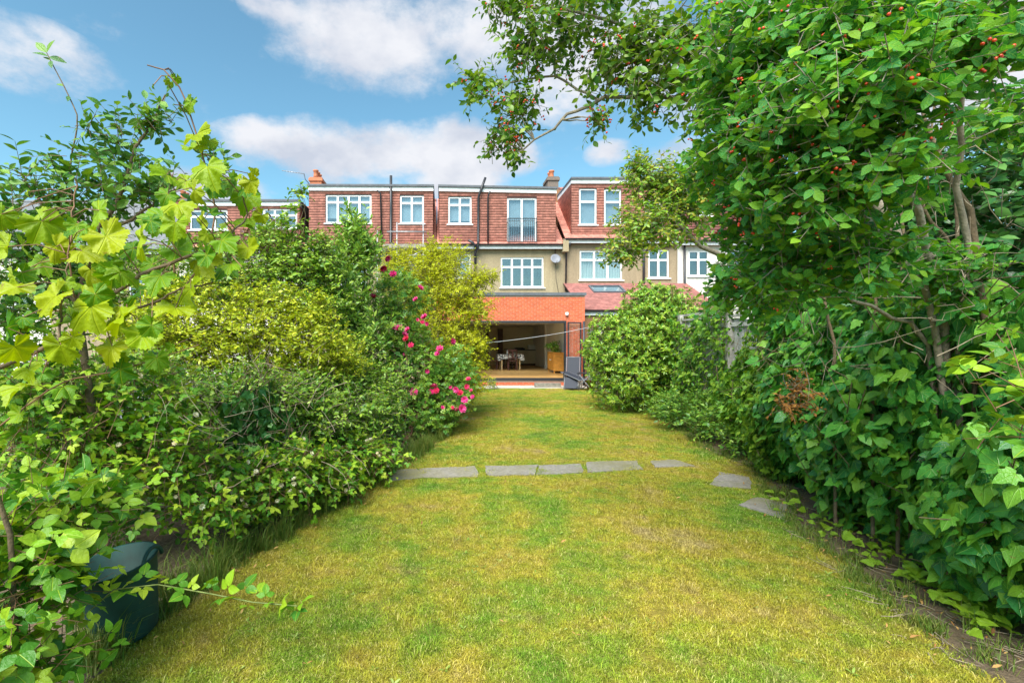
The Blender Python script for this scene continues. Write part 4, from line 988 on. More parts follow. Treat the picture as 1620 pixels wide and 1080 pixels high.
s_.box(a, b, c, c + .07, .0, .07, Msk); s_.box(a, b, d - .07, d, .0, .07, Msk); s_.box(a, a + .07, c + .07, d - .07, .001, .069, Msk); s_.box(b - .07, b, c + .07, d - .07, .001, .069, Msk)
sko = s_.obj('skylight', MAT['lead'], H3); MB().box(a + .07, b - .07, c + .07, d - .07, .03, .04, Msk).obj('pane', MAT['glass'], sko); MB().box(a + .07, b - .07, c + .07, d - .07, -.02, .0, Msk).obj('blind', MAT['blind'], sko)
MB().box(lx0, lx1, yl + .12, yl + .3, 0, zl - .03).obj('lean_to_wall', MAT['stock'], H3); gutter(H3, lx0, lx1, zl - .02, yl - .05)

H4 = thing('terraced_house', (13.3, YM, 0), 'pale rendered house with brown tiles beside the buff pebbledash one', 'house')
x0, x1 = XB[4] + .02, XB[5]; ze4 = ZZ(380, YM - .3)
hA = px_hole(1089, 396, 1122, 437, YM); hB = px_hole(1150, 396, 1215, 440, YM)
mw = MB(); wall_holes(mw, x0, x1, 0, ze4 + .05, YM, [hA, hB]); mw.obj('wall', MAT['cream'], H4)
window(H4, hA, YM, 2, 0.36); window(H4, hB, YM, 3, 0.36)
hC = px_hole(1094, 305, 1128, 342, 21.72); dormer(H4, XX(1083, 21.72), XX(1240, 21.72), ZZ(372, 21.72), ZZ(300, 21.72), 21.72, [hC], mat='tile_dull'); window(H4, hC, 21.72, 2, 0.3)
roof(H4, x0 + .02, x1, ze4, ZZ(310, 25.4), 25.4, 'tile_dull'); gutter(H4, x0 + .05, x1, ze4 - .01); pipe(H4, [P(1083, 385, YM - .08), P(1083.5, 520, YM - .08)], 0.05)

# ------------------------------------------------------------------ terrace edge and things by the doors
stp = MB().box(0.6, 5.3, 17.30, 18.10, -.02, 0.045).obj('paving_strip', MAT['conc']); stp['kind'] = 'structure'
sl = P(868, 606.5, 17.2); sl2 = P(893, 604.5, 17.2)
tag(MB().box(3.35, 4.28, 17.34, 17.54, 0.047, 0.20).obj('timber_sleeper', MAT['old_wood']), 'grey weathered timber sleeper lying below the open doors', 'timber')
def recliner(cx, cy, rot, label, back=62, fold=False):
    """folding sling lounger: back, seat and foot slings in a tube frame on crossed legs with arms"""
    t = thing('garden_recliner', (cx, cy, 0), label, 'garden chair', 'folding recliners by the doors'); M = Matrix.Translation((cx, cy, 0)) @ Matrix.Rotation(rot, 4, 'Z')
    w = .215; hp = Vector((0, .20, .36)); kn = Vector((0, -.28, .43)); ft = Vector((0, -.55, .08)); tb_ = Vector((0, .20 + .80 * math.cos(math.radians(back)), .36 + .80 * math.sin(math.radians(back))))
    if fold: ft = Vector((0, -.62, .34))
    def pt(p, x): return tuple(M @ Vector((x, p.y, p.z)))
    for nm, a, b in (('back_sling', hp, tb_), ('seat_sling', kn, hp), ('foot_sling', ft, kn)):
        mb = MB(); n = (b - a).cross(Vector((1, 0, 0))).normalized() * .012
        for x_ in (0,):
            c = [pt(a - n, -w), pt(a - n, w), pt(b - n, w), pt(b - n, -w), pt(a + n, -w), pt(a + n, w), pt(b + n, w), pt(b + n, -w)]
            mb.v = c; mb.f = [(0, 3, 2, 1), (4, 5, 6, 7), (0, 1, 5, 4), (1, 2, 6, 5), (2, 3, 7, 6), (3, 0, 4, 7)]; mb.sm = [False] * 6
        mb.obj(nm, MAT['sling'], t)
    for s in (-1, 1):
        x = s * (w + .02)
        MB().tube([pt(ft, x), pt(kn, x), pt(hp, x), pt(tb_, x)], .014, 8).obj('side_rail', MAT['frame_grey'], t)
        x = s * (w + .05)
        MB().tube([pt(Vector((0, -.35, .0)), x), pt(Vector((0, .0, .34)), x), pt(Vector((0, .22, .60)), x)], .013, 8).obj('leg', MAT['frame_grey'], t)
        MB().tube([pt(Vector((0, .48, .0)), x + s * .03), pt(Vector((0, .05, .30)), x + s * .03), pt(Vector((0, -.22, .58)), x + s * .03)], .013, 8).obj('leg', MAT['frame_grey'], t)
        MB().tube([pt(Vector((0, -.30, .575)), x + s * .01), pt(Vector((0, -.12, .62)), x + s * .01), pt(Vector((0, .10, .63)), x + s * .01), pt(Vector((0, .26, .60)), x + s * .01)], .022, 8).obj('armrest', MAT['black'], t)
    MB().tube([pt(tb_, -w - .02), pt(tb_, w + .02)], .014, 8).obj('head_bar', MAT['frame_grey'], t)
    MB().tube([pt(Vector((0, -.34, .015)), -w - .05), pt(Vector((0, -.34, .015)), w + .05)], .012, 8).obj('cross_bar', MAT['frame_grey'], t)
recliner(4.62, 17.1, math.radians(-20), 'upright slate blue sling recliner beside the brick pier', 74)
recliner(5.02, 16.5, math.radians(42), 'low reclined garden chair with curved grey arms next to the round laurel', 18, True)
pt_c = G(934, 617)
pot = thing('flower_pot', tuple(pt_c), 'small terracotta pot of pink flowers beside the recliners', 'flower pot')
MB().lathe([(0, 0), (.10, 0), (.14, .2), (.15, .2), (.15, .24), (.12, .24), (.11, .2), (0, .18)], tuple(pt_c), 14).obj('pot', MAT['terra'], pot)

# ------------------------------------------------------------------ fence on the right boundary
XF = 5.48
fn = thing('boundary_fence', (XF, 10, 0), 'weathered grey board fence with posts, half buried in ivy', 'fence')
bd = MB().box(-.011, .011, -.046, .046, 0.04, 2.12).mesh('board'); bd.materials.append(MAT['fence_wood'])
y = 3.2; rf_ = random.Random(8)
while y < 18.0:
    o = bpy.data.objects.new('board', bd); COL.objects.link(o); o.parent = fn; o.location = (rf_.uniform(-.006, .006), y - 10, rf_.uniform(-.03, .02)); o.rotation_euler = (rf_.uniform(-.008, .008), 0, 0); y += .103
for y in np.arange(3.6, 18.2, 1.83):
    MB().box(XF - .11, XF - .012 - .002, y - .045, y + .045, 0, 2.30).obj('post', MAT['fence_wood'], fn)
for z in (.45, 1.27, 2.02): MB().box(XF - .052, XF - .018, 3.2, 18.0, z - .04, z + .04).obj('rail', MAT['fence_wood'], fn)
MB().box(XF - .07, XF + .05, 3.2, 18.0, 2.16, 2.20).obj('capping', MAT['fence_wood'], fn); MB().box(XF - .03, XF + .03, 3.2, 18.0, 2.27, 2.31).obj('top_rail', MAT['fence_wood'], fn)

wl_a, wl_b = P(728, 546, 10.8), P(934, 517, 17.6)
tt = np.linspace(0, 1, 18); line = wl_a[None] * (1 - tt)[:, None] + wl_b[None] * tt[:, None]; line[:, 2] -= .28 * tt * (1 - tt)
tag(MB().tube([tuple(p) for p in line], [.007] * 18, 6).obj('washing_line', MAT['fascia']), 'white washing line stretched across in front of the open doors', 'washing line')

# rubber tub under the brambles
tg = G(203, 1003)
tub = thing('garden_tub', tuple(tg), 'dark green rubber trug tub tucked under the brambles', 'tub')
Mt = Matrix.Rotation(math.radians(-7), 4, 'Y') @ Matrix.Rotation(math.radians(6), 4, 'X')
prof = [(0, 0), (.145, 0), (.155, .01)] + [(.155 + .058 * k / 9 + (.003 if k % 2 else 0), .01 + .41 * k / 9) for k in range(1, 10)] + [(.222, .425), (.218, .435), (.205, .43), (.15, .03), (0, .02)]
MB().lathe(prof, (tg[0], tg[1], tg[2] + .015), 32, Mt).obj('bucket', MAT['tub'], tub)
for s in (-1, 1):
    hp_ = []
    for k in range(9):
        q = math.pi * k / 8; p = Mt @ Vector((s * (.212 + .012), -.09 * math.cos(q), .425 + .075 * math.sin(q))); hp_.append((tg[0] + p.x, tg[1] + p.y, tg[2] + p.z))
    MB().tube(hp_, .011, 8).obj('handle', MAT['tub'], tub)

# ------------------------------------------------------------------ planting
Q = t_quad
T_SM = [t_ovate(.5, .3, .12, 3), t_ovate(.42, .2, .22, 3), t_ovate(.55, .35, .05, 3)]
T_Q = [t_quad(.5, .3), t_quad(.42, .5), t_quad(.58, .15)]
T_NAR = [t_ovate(.30, .3, .10, 3), t_ovate(.34, .25, .2, 3)]
def ov4(w): return [t_ovate(w, .28, .10, 5, .9), t_ovate(w * .9, .18, .22, 5, .9), t_ovate(w * 1.1, .38, .04, 5, .9), t_ovate(w, .1, .32, 5, .9)]
T_HONEY, T_FRUIT, T_TREE = ov4(.60), ov4(.46), ov4(.58)
T_IVY = [t_ivy(.5, .34, 0), t_ivy(.1, .26, 1), t_ivy(-.3, .42, 2), t_ivy(.8, .2, 3), t_ivy(-.1, .5, 4)]
T_IVY2 = [t_ivy(.8, .30, 0.5), t_ivy(.4, .25, 1.5), t_ivy(1.2, .2, 2.5)]
T_IVY3 = [t_ivy(.7, .30, 0.2), t_ivy(.2, .25, 1.2)]
T_GRAPE = [t_grape(0, .35, .25), t_grape(1.5, .5, .15), t_grape(3, .25, .4), t_grape(4.5, .6, .35), t_grape(2.2, .8, .2), t_grape(5.2, .4, .6), t_grape(.8, -.2, .35)]
T_BRAM = [t_trifoliate(.72, .25, .2), t_trifoliate(.64, .15, .35), t_trifoliate(.78, .35, .1)]
T_BRAM2 = [t_trifoliate(.70, .2, .25), t_trifoliate(.66, .3, .15)]
T_ROSE = [t_pinnate(.55), t_pinnate(.62)]

# ---- far right: round laurel
laurel = [blob(1013, 560, 74, 78, 12.0, 1.15), blob(985, 592, 52, 52, 11.7, .9), blob(1048, 520, 56, 62, 12.2, 1.0), blob(1030, 490, 46, 40, 12.1, .8), blob(968, 545, 38, 48, 11.9, .8), blob(1070, 560, 34, 60, 12.0, .7)]
shrub('laurel_bush', 'large rounded yellow-green laurel bush at the edge of the lawn', 'bush', 21, G(1040, 650), laurel, 6000, 'laurel', T_NAR, r0=.07, nlimb=16, L=.20, m=8, size=.082, whorl=True, shell=.62, up=.35, jit=.35, twigr=.004)

# ---- yellowing small tree and the overhanging berry tree
yel = [blob(1045, 285, 62, 36, 7.2, .5), blob(1075, 330, 55, 50, 7.2, .5), blob(1020, 360, 52, 40, 7.0, .5), blob(985, 395, 34, 22, 6.9, .3), blob(1008, 262, 18, 26, 7.2, .2), blob(1110, 290, 50, 50, 7.3, .5)]
shrub('crab_apple_tree', 'small tree with yellowing leaves leaning in front of the pebbledash house', 'tree', 22, (5.2, 7.4, 0), yel, 1500, 'autumn', T_SM, 'bark_pale', r0=.014, nlimb=30, mains=[([(5.2, 7.4, 0), P(1215, 560, 7.4), P(1180, 425, 7.3), P(1110, 390, 7.2), P(1075, 362, 7.1), P(1040, 310, 7.2)], .06, .018), ([P(1075, 362, 7.1), P(1030, 370, 7.0), P(980, 395, 6.9)], .02, .008), ([P(1110, 390, 7.2), P(1090, 300, 7.2), P(1060, 270, 7.2)], .018, .007)], L=.25, m=7, size=.062, shell=.1, flat=.45, hang=.35, lift=.2, twigr=.003)

over = [blob(752, 132, 50, 22, 4.1, .25), blob(815, 170, 48, 40, 4.1, .3), blob(800, 215, 34, 34, 4.1, .25), blob(815, 240, 18, 26, 4.1, .12), blob(835, 70, 62, 46, 4.0, .35), blob(800, 12, 40, 26, 4.0, .25), blob(905, 45, 80, 48, 3.9, .4),
        blob(960, 110, 60, 40, 3.9, .35), blob(1010, 70, 80, 60, 3.8, .4), blob(1030, 140, 70, 46, 3.7, .35), blob(945, 190, 20, 28, 3.9, .12), blob(1100, 60, 80, 70, 3.5, .4), blob(940, -30, 160, 40, 3.9, .5), blob(1120, 150, 60, 50, 3.4, .3)]
tree_o, rg = shrub('berry_tree', 'tree with small round leaves and orange berries arching over the lawn', 'tree', 23, (4.1, 3.9, 0), over, 980, 'tree', T_TREE, 'bark_pale', r0=.011, nlimb=44, mains=[([(4.1, 3.9, 0), (4.0, 3.9, 1.6), P(1400, 330, 3.9), P(1270, 200, 3.9), P(1130, 150, 3.8), P(1040, 110, 3.8)], .06, .02), ([P(1160, 165, 3.85), P(1060, 155, 3.9), P(945, 158, 4.0), P(900, 178, 4.0), P(870, 205, 4.05), P(830, 235, 4.1)], .022, .007), ([P(1130, 150, 3.8), P(1030, 60, 3.9), P(930, 20, 3.9), P(840, 10, 4.0)], .02, .007), ([P(945, 158, 4.0), P(870, 120, 4.1), P(790, 135, 4.1), P(720, 128, 4.1)], .012, .005)], indiv=300, L=.22, m=7, size=.053, shell=.0, flat=.35, hang=.30, up=.05, jit=.7, lift=.55, twigr=.0028)
def berries(t, rng, blobs, n, r, mat='berry'):
    V0, T0 = [], []
    ico = MB().lathe([(0.0, -1), (.75, -.65), (1, 0), (.75, .65), (.0, 1)], (0, 0, 0), 7); v0 = np.array(ico.v)
    tri = np.array([q for f in ico.f for q in ((f[0], f[1], f[2]), (f[0], f[2], f[3]))])
    b = rng.choice(len(blobs), n); c = np.array([x[0] for x in blobs])[b]; R = np.array([x[1] for x in blobs])[b]
    u = nrm(rng.normal(size=(n, 3))); p = c + u * R * (.55 + .55 * rng.random((n, 1)))
    p = np.repeat(p, 3, 0) + rng.normal(size=(n * 3, 3)) * r * 1.5; k = len(p)
    V = (p[:, None] + v0[None] * r * (.8 + .4 * rng.random((k, 1, 1)))).reshape(-1, 3); T = (tri[None] + (np.arange(k) * len(v0))[:, None, None]).reshape(-1, 3)
    link('berries', np_mesh('berries', V, T, None, np.repeat(rng.random(k), len(v0)), True), MAT[mat], t, 'stuff')
berries(tree_o, rg, over, 130, .0075)

# ---- honeysuckle with red berries, foreground right
honey = [blob(1210, 60, 120, 80, 2.5, .4), blob(1330, 50, 130, 80, 2.2, .4), blob(1300, 170, 130, 85, 2.15, .4), blob(1200, 200, 80, 90, 2.5, .35), blob(1400, 130, 110, 90, 2.0, .35), blob(1290, 300, 120, 80, 2.3, .35), blob(1190, 330, 70, 90, 2.9, .35),
         blob(1380, 260, 100, 80, 2.1, .3), blob(1250, 420, 90, 70, 2.7, .35), blob(1190, 450, 60, 60, 3.3, .35), blob(1480, 60, 110, 70, 2.2, .4), blob(1580, 60, 80, 70, 2.2, .3), blob(1370, 400, 80, 50, 2.4, .3), blob(1150, 130, 40, 60, 2.7, .2), blob(1130, 260, 40, 40, 3.2, .25), blob(1480, 430, 80, 50, 3.1, .3), blob(1590, 190, 40, 50, 2.8, .25)]
hs_, rg = shrub('honeysuckle_shrub', 'big honeysuckle shrub with glossy oval leaves and red berries above the ivy', 'shrub', 24, (3.55, 3.3, 0), honey, 2700, 'honey', T_HONEY, 'bark_pale', r0=.010, nlimb=46, mains=[([(3.55, 3.3, 0), P(1500, 500, 3.2), P(1440, 300, 2.9), P(1370, 130, 2.6), P(1300, 20, 2.4)], .03, .010), ([(3.55, 3.3, 0), P(1480, 480, 3.2), P(1360, 340, 2.8), P(1250, 230, 2.7), P(1170, 120, 2.7)], .024, .008), ([(3.55, 3.3, 0), P(1460, 520, 3.3), P(1330, 460, 3.0), P(1220, 430, 3.1)], .018, .006), ([(3.55, 3.3, 0), P(1530, 420, 3.1), P(1520, 200, 2.8), P(1500, 40, 2.5)], .024, .010)], indiv=300, minpx=12, L=.17, m=8, size=.047, shell=.12, flat=.45, hang=.15, out=.5, up=.05, jit=.8, lift=.5, vs=.32, smooth=True, twigr=.0025)
berries(hs_, rg, honey[:9], 230, .0062)
# bare upright stems inside the shrub
rg = np.random.default_rng(77)
st = thing('bare_stems', (3.3, 2.7, 0), 'clump of bare brown upright stems behind the honeysuckle leaves', 'stems')
def poly(pts, Y, k=10):
    q = np.array([P(p[0], p[1], (p[2] if len(p) > 2 else Y)) for p in pts]); s = np.linspace(0, len(q) - 1, k); i = np.minimum(s.astype(int), len(q) - 2); f = (s - i)[:, None]
    return q[i] * (1 - f) + q[i + 1] * f
stp_ = [[(1560, 520), (1540, 340), (1500, 270), (1460, 180), (1440, 60)], [(1510, 500), (1515, 330), (1520, 150), (1530, 0)], [(1440, 560), (1455, 380), (1470, 250), (1490, 80)], [(1545, 500), (1500, 380), (1460, 330), (1430, 270)], [(1420, 560), (1430, 400), (1425, 250), (1400, 120)],
        [(1640, 260), (1590, 190), (1550, 120), (1545, 0)], [(1320, 540), (1290, 420), (1240, 300), (1180, 160)], [(1380, 560), (1385, 420), (1370, 300)], [(1480, 560), (1440, 480), (1400, 440)]]
for i, s in enumerate(stp_):
    Y = 3.45 * FPX / (s[0][0] - CX) + .1 * (i % 3); pl = poly(s, Y, 12) + rg.normal(size=(12, 3)) * .006
    if i not in (5,):
        g0 = np.array([pl[0][0] + .05, pl[0][1] + .05, 0.0]); pl = np.concatenate([[g0, g0 * .5 + pl[0] * .5], pl])
    r = np.linspace(.026 if i in (0, 5) else .014, .006, len(pl)); link('stem', stems_mesh('stem', [(pl[None], r[None])], 7), MAT['bark'], st)
tw = []
for i in range(160):
    c = P(rg.uniform(1220, 1620), rg.uniform(20, 620), rg.uniform(2.5, 3.4)); d = nrm(rg.normal(size=3) + np.array([-.2, 0, .3])); L = rg.uniform(.12, .4); p1 = c + d * L * .35 + rg.normal(size=3) * .012; p2 = c + d * L * .7 + rg.normal(size=3) * .03; tw.append([c, p1, p2, c + d * L + rg.normal(size=3) * .05])
link('twigs', stems_mesh('twigs', [(np.array(tw), np.tile([.003, .0026, .002, .001], (len(tw), 1)))], 4), MAT['deadtwig'], st, 'stuff')

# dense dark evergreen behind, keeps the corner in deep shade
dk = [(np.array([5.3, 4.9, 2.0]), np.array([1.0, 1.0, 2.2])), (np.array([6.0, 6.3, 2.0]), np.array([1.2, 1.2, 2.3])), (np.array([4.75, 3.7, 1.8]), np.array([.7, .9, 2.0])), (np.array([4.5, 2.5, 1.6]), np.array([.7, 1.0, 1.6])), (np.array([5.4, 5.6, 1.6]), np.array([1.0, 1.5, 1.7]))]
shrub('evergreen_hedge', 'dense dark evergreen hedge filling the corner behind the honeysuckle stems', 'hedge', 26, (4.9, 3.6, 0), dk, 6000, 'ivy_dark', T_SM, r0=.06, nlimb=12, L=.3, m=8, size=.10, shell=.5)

# ---- ivy bank along the right boundary
def bank(rng, line, n, zmax, size, bulge=.25, thick=.4, foot=.2):
    line = np.asarray(line, float); seg = np.diff(line, axis=0); sl = np.linalg.norm(seg, axis=1); cum = np.concatenate([[0], np.cumsum(sl)])
    s = rng.random(n) * cum[-1]; i = np.minimum(np.searchsorted(cum, s, 'right') - 1, len(seg) - 1); f = (s - cum[i]) / sl[i]
    p = line[i] + seg[i] * f[:, None]; tg_ = nrm(seg[i]); nn = np.stack([-tg_[:, 1], tg_[:, 0]], 1)
    h = rng.random(n) ** .9; z = h * zmax * (1 + .12 * np.sin(s * 3.1)); b = bulge * np.sin(np.pi * np.minimum(1, h * 1.15)) - foot * np.exp(-h * 6) + .10 * np.sin(s * 4.3 + z * 3.0) + .07 * np.sin(s * 9 - z * 7) - thick * rng.random(n) ** 2.2
    pos = np.stack([p[:, 0] + nn[:, 0] * b, p[:, 1] + nn[:, 1] * b, z + .02], 1)
    o = np.stack([nn[:, 0], nn[:, 1], np.full(n, .30)], 1)
    d = np.stack([nn[:, 0] * .35, nn[:, 1] * .35, np.full(n, -.75)], 1) + .42 * rng.normal(size=(n, 3)); nv = o + .38 * rng.normal(size=(n, 3))
    return Leaves(pos, d, nv, size * (1 + .3 * rng.normal(size=n)).clip(.4, 1.7))
def ivy_thing(name, label, seed, line, n, zmax, size, mat, templs, indiv, base, minpx=10, smooth=True, **k):
    rng = np.random.default_rng(seed); t = thing(name, base, label, 'ivy'); lv = bank(rng, line, n, zmax, size, **k)
    st = lv.pos[rng.integers(0, len(lv.pos), 60 if zmax < 1.5 else 200)]; pl = np.stack([st, st + rng.normal(size=st.shape) * .08 + [0, 0, .12], st + rng.normal(size=st.shape) * .14 + [0, 0, .26]], 1)
    link('runners', stems_mesh('runners', [(pl, np.tile([.005, .004, .003], (len(pl), 1)))], 4), MAT['bark'], t, 'stuff')
    if indiv:
        a, lv = split_near(lv, indiv, minpx); a.objects('leaf', templs, rng, MAT[mat], t)
    link('foliage', lv.mesh('foliage', templs, rng, smooth), MAT[mat], t, 'stuff'); return t, rng
near_line = [(3.2, 1.35), (3.18, 2.4), (3.42, 3.3), (3.68, 4.5), (4.2, 6.0)]
ivy_t, _ = ivy_thing('ivy_bank', 'thick bank of large glossy dark green ivy along the bed', 31, near_line, 9500, 2.2, .098, 'ivy', T_IVY, 300, (3.2, 3.2, 0), bulge=.26, thick=.6)
mid_line = [(3.95, 5.7), (4.55, 7.0), (5.02, 8.0), (5.10, 8.55)]
ivy_thing('ivy_bank', 'lighter green ivy spreading over the bed below the open fence panel', 32, mid_line, 8000, 1.4, .068, 'ivy_small', T_IVY2, 200, (4.6, 7.2, 0), bulge=.28, thick=.5)
ivy_thing('ivy_bank', 'green ivy climbing over the fence between its post and the laurel', 33, [(5.30, 9.0), (5.28, 10.6), (5.34, 12.6)], 6500, 2.35, .072, 'ivy_small', T_IVY3, 150, (5.3, 10.5, 0), bulge=.18, thick=.35)
ivy_thing('ivy_bank', 'ivy mound hanging over the top of the fence beneath the honeysuckle', 34, [(4.25, 5.3), (4.75, 6.7), (5.1, 7.6)], 8000, 3.0, .068, 'ivy_small', T_IVY2, 0, (4.9, 7.0, 0), bulge=.22, thick=.5)

# creeping young ivy on the bed edge
rg = np.random.default_rng(36)
yi = thing('creeping_ivy', tuple(G(1480, 985)), 'bright lime young ivy creeping over the bare soil edge', 'ivy')
pp = []
for i in range(210):
    f = rg.random(); px = 1235 + 345 * f + rg.normal() * 26 + 10; py = 790 + 205 * f + rg.normal() * 16 + 8; g = G(px, min(py, 1075)); pp.append([g[0] + .04, g[1], .03 + rg.random() * .10])
pp = np.array(pp); ylv = Leaves(pp, nrm(rg.normal(size=pp.shape) * [1, 1, .25] + [-.5, -.4, 0]), np.array([-.2, -.5, 1.0]) + .4 * rg.normal(size=pp.shape), .066 * (1 + .4 * rg.normal(size=len(pp))).clip(.4, 1.6))
T_IVY4 = [t_ivy(.2, .25, 0.3), t_ivy(.5, .35, 1.1)]
ylv.objects('leaf', T_IVY4, rg, MAT['ivy_young'], yi)
pl = np.stack([np.c_[pp[:, :2], np.full(len(pp), .008)], pp * [1, 1, .5], pp], 1); link('stems', stems_mesh('stems', [(pl, np.tile([.0025, .002, .0015], (len(pp), 1)))], 4), MAT['greenstem'], yi, 'stuff')

# dead fern fronds, rust brown
rg = np.random.default_rng(37); df_ = thing('dead_fern', tuple(G(1255, 745)), 'rust brown dead fern fronds caught in the ivy', 'fern')
db = [blob(1262, 612, 16, 40, 4.0, .12), blob(1245, 640, 26, 16, 4.0, .1)]
lv, tw = crown(rg, db, 60, L=.16, m=9, size=.035, shell=0, hang=.5); link('fronds', lv.mesh('fronds', T_Q, rg), MAT['deadfern'], df_, 'stuff'); link('stems', stems_mesh('stems', [(tw, np.full((len(tw), 3), .002))], 3), MAT['deadtwig'], df_, 'stuff')

# ---- low weeds along the right edge under laurel
shrub('nettle_patch', 'low green nettles and weeds between the laurel and the fence', 'weeds', 38, G(1110, 690), [blob(1085, 645, 50, 30, 9.2, .5), blob(1130, 668, 55, 26, 8.0, .4), blob(1190, 690, 50, 26, 7.0, .4), blob(1060, 640, 40, 26, 10.3, .5)], 1100, 'roseleaf', T_SM, 'greenstem', r0=.008, nlimb=40, L=.22, m=7, size=.06, shell=.2)

# ------------------------------------------------------------------ left side, far to near
gold = [blob(700, 455, 58, 52, 11.0, .75), blob(668, 430, 48, 38, 11.0, .6), blob(712, 410, 36, 26, 11.0, .45), blob(735, 470, 42, 36, 10.8, .5), blob(700, 530, 58, 56, 10.8, .7), blob(755, 438, 28, 13, 10.8, .3), blob(638, 412, 20, 26, 11.1, .3), blob(740, 545, 30, 34, 10.6, .4), blob(650, 480, 45, 40, 11, .6), blob(748, 595, 24, 34, 10.4, .35), blob(768, 437, 26, 10, 10.7, .25), blob(752, 490, 26, 24, 10.6, .35), blob(757, 545, 18, 16, 10.5, .3), blob(620, 430, 24, 40, 11.2, .4), blob(690, 395, 24, 18, 11, .3)]
shrub('golden_shrub', 'feathery golden yellow shrub standing before the brick extension', 'shrub', 41, (-.15, 10.9, 0), gold, 3700, 'golden', T_Q, r0=.05, nlimb=26, L=.44, m=14, size=.046, shell=.2, flat=.5, out=.7, up=.15, jit=.55, wob=.08)
rosebl = [blob(640, 590, 80, 78, 9.0, .75), blob(610, 540, 60, 60, 9.2, .7), blob(700, 620, 42, 52, 8.9, .5), blob(600, 640, 60, 60, 8.4, .6), blob(660, 660, 48, 34, 8.5, .45), blob(620, 470, 55, 45, 9.3, .6), blob(722, 585, 26, 40, 9.3, .4)]
ro, rg = shrub('rose_bush', 'tall rambling rose bush covered in pink and crimson blooms', 'rose bush', 42, G(640, 700), rosebl, 2500, 'roseleaf', T_ROSE, 'cane', r0=.018, nlimb=26, L=.22, m=5, size=.125, shell=.4, flat=.5)
def bloom(ph):
    V = []; T = []
    pet = t_ovate(.95, -.3, -.35, 3, .7)
    for ring, (n, s, tilt) in enumerate(((7, 1.0, .15), (6, .75, .7), (4, .5, 1.4))):
        for k in range(n): V.append(t_move(pet, .5 * s, 360 * k / n + 23 * ring + ph, 0, 0, -tilt))
    return t_join(V)
T_BLOOM = [bloom(0), bloom(20)]
fpx = [(597, 415), (606, 424), (612, 408), (588, 424), (587, 462), (592, 470), (620, 516), (631, 520), (645, 522), (640, 530), (643, 536), (660, 506), (668, 510), (676, 512), (672, 502), (650, 546), (692, 560), (696, 552), (676, 587), (682, 620), (686, 612), (690, 618), (655, 620), (712, 612), (722, 616), (728, 622), (735, 632), (745, 618), (741, 600), (716, 645), (724, 648), (730, 646), (738, 612), (700, 645), (640, 560), (748, 628), (658, 474), (664, 456), (715, 540), (622, 434)]
fp = []
for (px, py) in fpx: fp.append(P(px, py, 8.35 if px > 640 else 8.6))
fp = np.array(fp); fl_ = Leaves(fp, nrm(rg.normal(size=fp.shape)), np.array([.1, -1.0, .6]) + .35 * rg.normal(size=fp.shape), .125 * (1 + .3 * rg.normal(size=len(fp))).clip(.6, 1.4))
fl_.objects('bloom', T_BLOOM, rg, MAT['rose'], ro)
pf = np.array([pt_c + np.array([rg.normal() * .08, rg.normal() * .08, .28 + .06 * rg.random()]) for _ in range(7)])
Leaves(pf, nrm(rg.normal(size=pf.shape)), np.array([0, -1, 1.0]) + .4 * rg.normal(size=pf.shape), np.full(7, .11)).objects('bloom', T_BLOOM, rg, MAT['rose'], pot)
lv, tw = crown(rg, [(pt_c + np.array([0, 0, .26]), np.array([.16, .16, .10]))], 60, L=.08, m=5, size=.05); link('leaves', lv.mesh('leaves', T_SM, rg), MAT['greenshrub'], pot, 'stuff')

shrub('lavender_plant', 'small grey-green lavender plant growing below the door step', 'plant', 57, (2.0, 17.0, 0), [blob(779, 607, 10, 7, 17.0, .2)], 60, 'weed', T_NAR, 'greenstem', r0=.004, nlimb=8, L=.14, m=7, size=.05, shell=.1, up=.9)
shrub('bay_tree', 'upright leafy evergreen with tall shoots in front of the scaffolded house', 'shrub', 43, (-1.55, 8.3, 0), [blob(560, 372, 26, 48, 8.2, .3), blob(545, 420, 45, 40, 8.2, .45), blob(585, 400, 22, 34, 8.2, .3), blob(530, 470, 55, 50, 8.0, .5), blob(560, 525, 60, 50, 8.0, .5)], 1050, 'bay', T_NAR, r0=.03, nlimb=18, L=.28, m=9, size=.095, shell=.15, up=.9, out=.3, flat=.3, hang=-.2)
shrub('young_sapling', 'slender sapling with sparse round leaves rising above the hedge', 'sapling', 44, (-1.95, 7.0, 0), [blob(462, 400, 22, 60, 7.0, .2), blob(470, 330, 12, 40, 7.0, .1), blob(450, 350, 16, 26, 7.0, .12), blob(476, 300, 6, 22, 7.0, .06), blob(500, 430, 26, 30, 7.0, .2)], 150, 'greenshrub', T_SM, r0=.02, nlimb=9, L=.20, m=6, size=.07, shell=0, up=.5)
shrub('purple_shrub', 'purple-bronze leaved shrub peeping over the golden privet', 'shrub', 45, (-3.2, 8.0, 0), [blob(398, 420, 40, 50, 8.0, .5), blob(425, 375, 30, 30, 8.1, .4), blob(385, 470, 40, 40, 8, .5)], 700, 'purple', T_SM, r0=.02, nlimb=12, L=.22, m=7, size=.06, shell=.2)
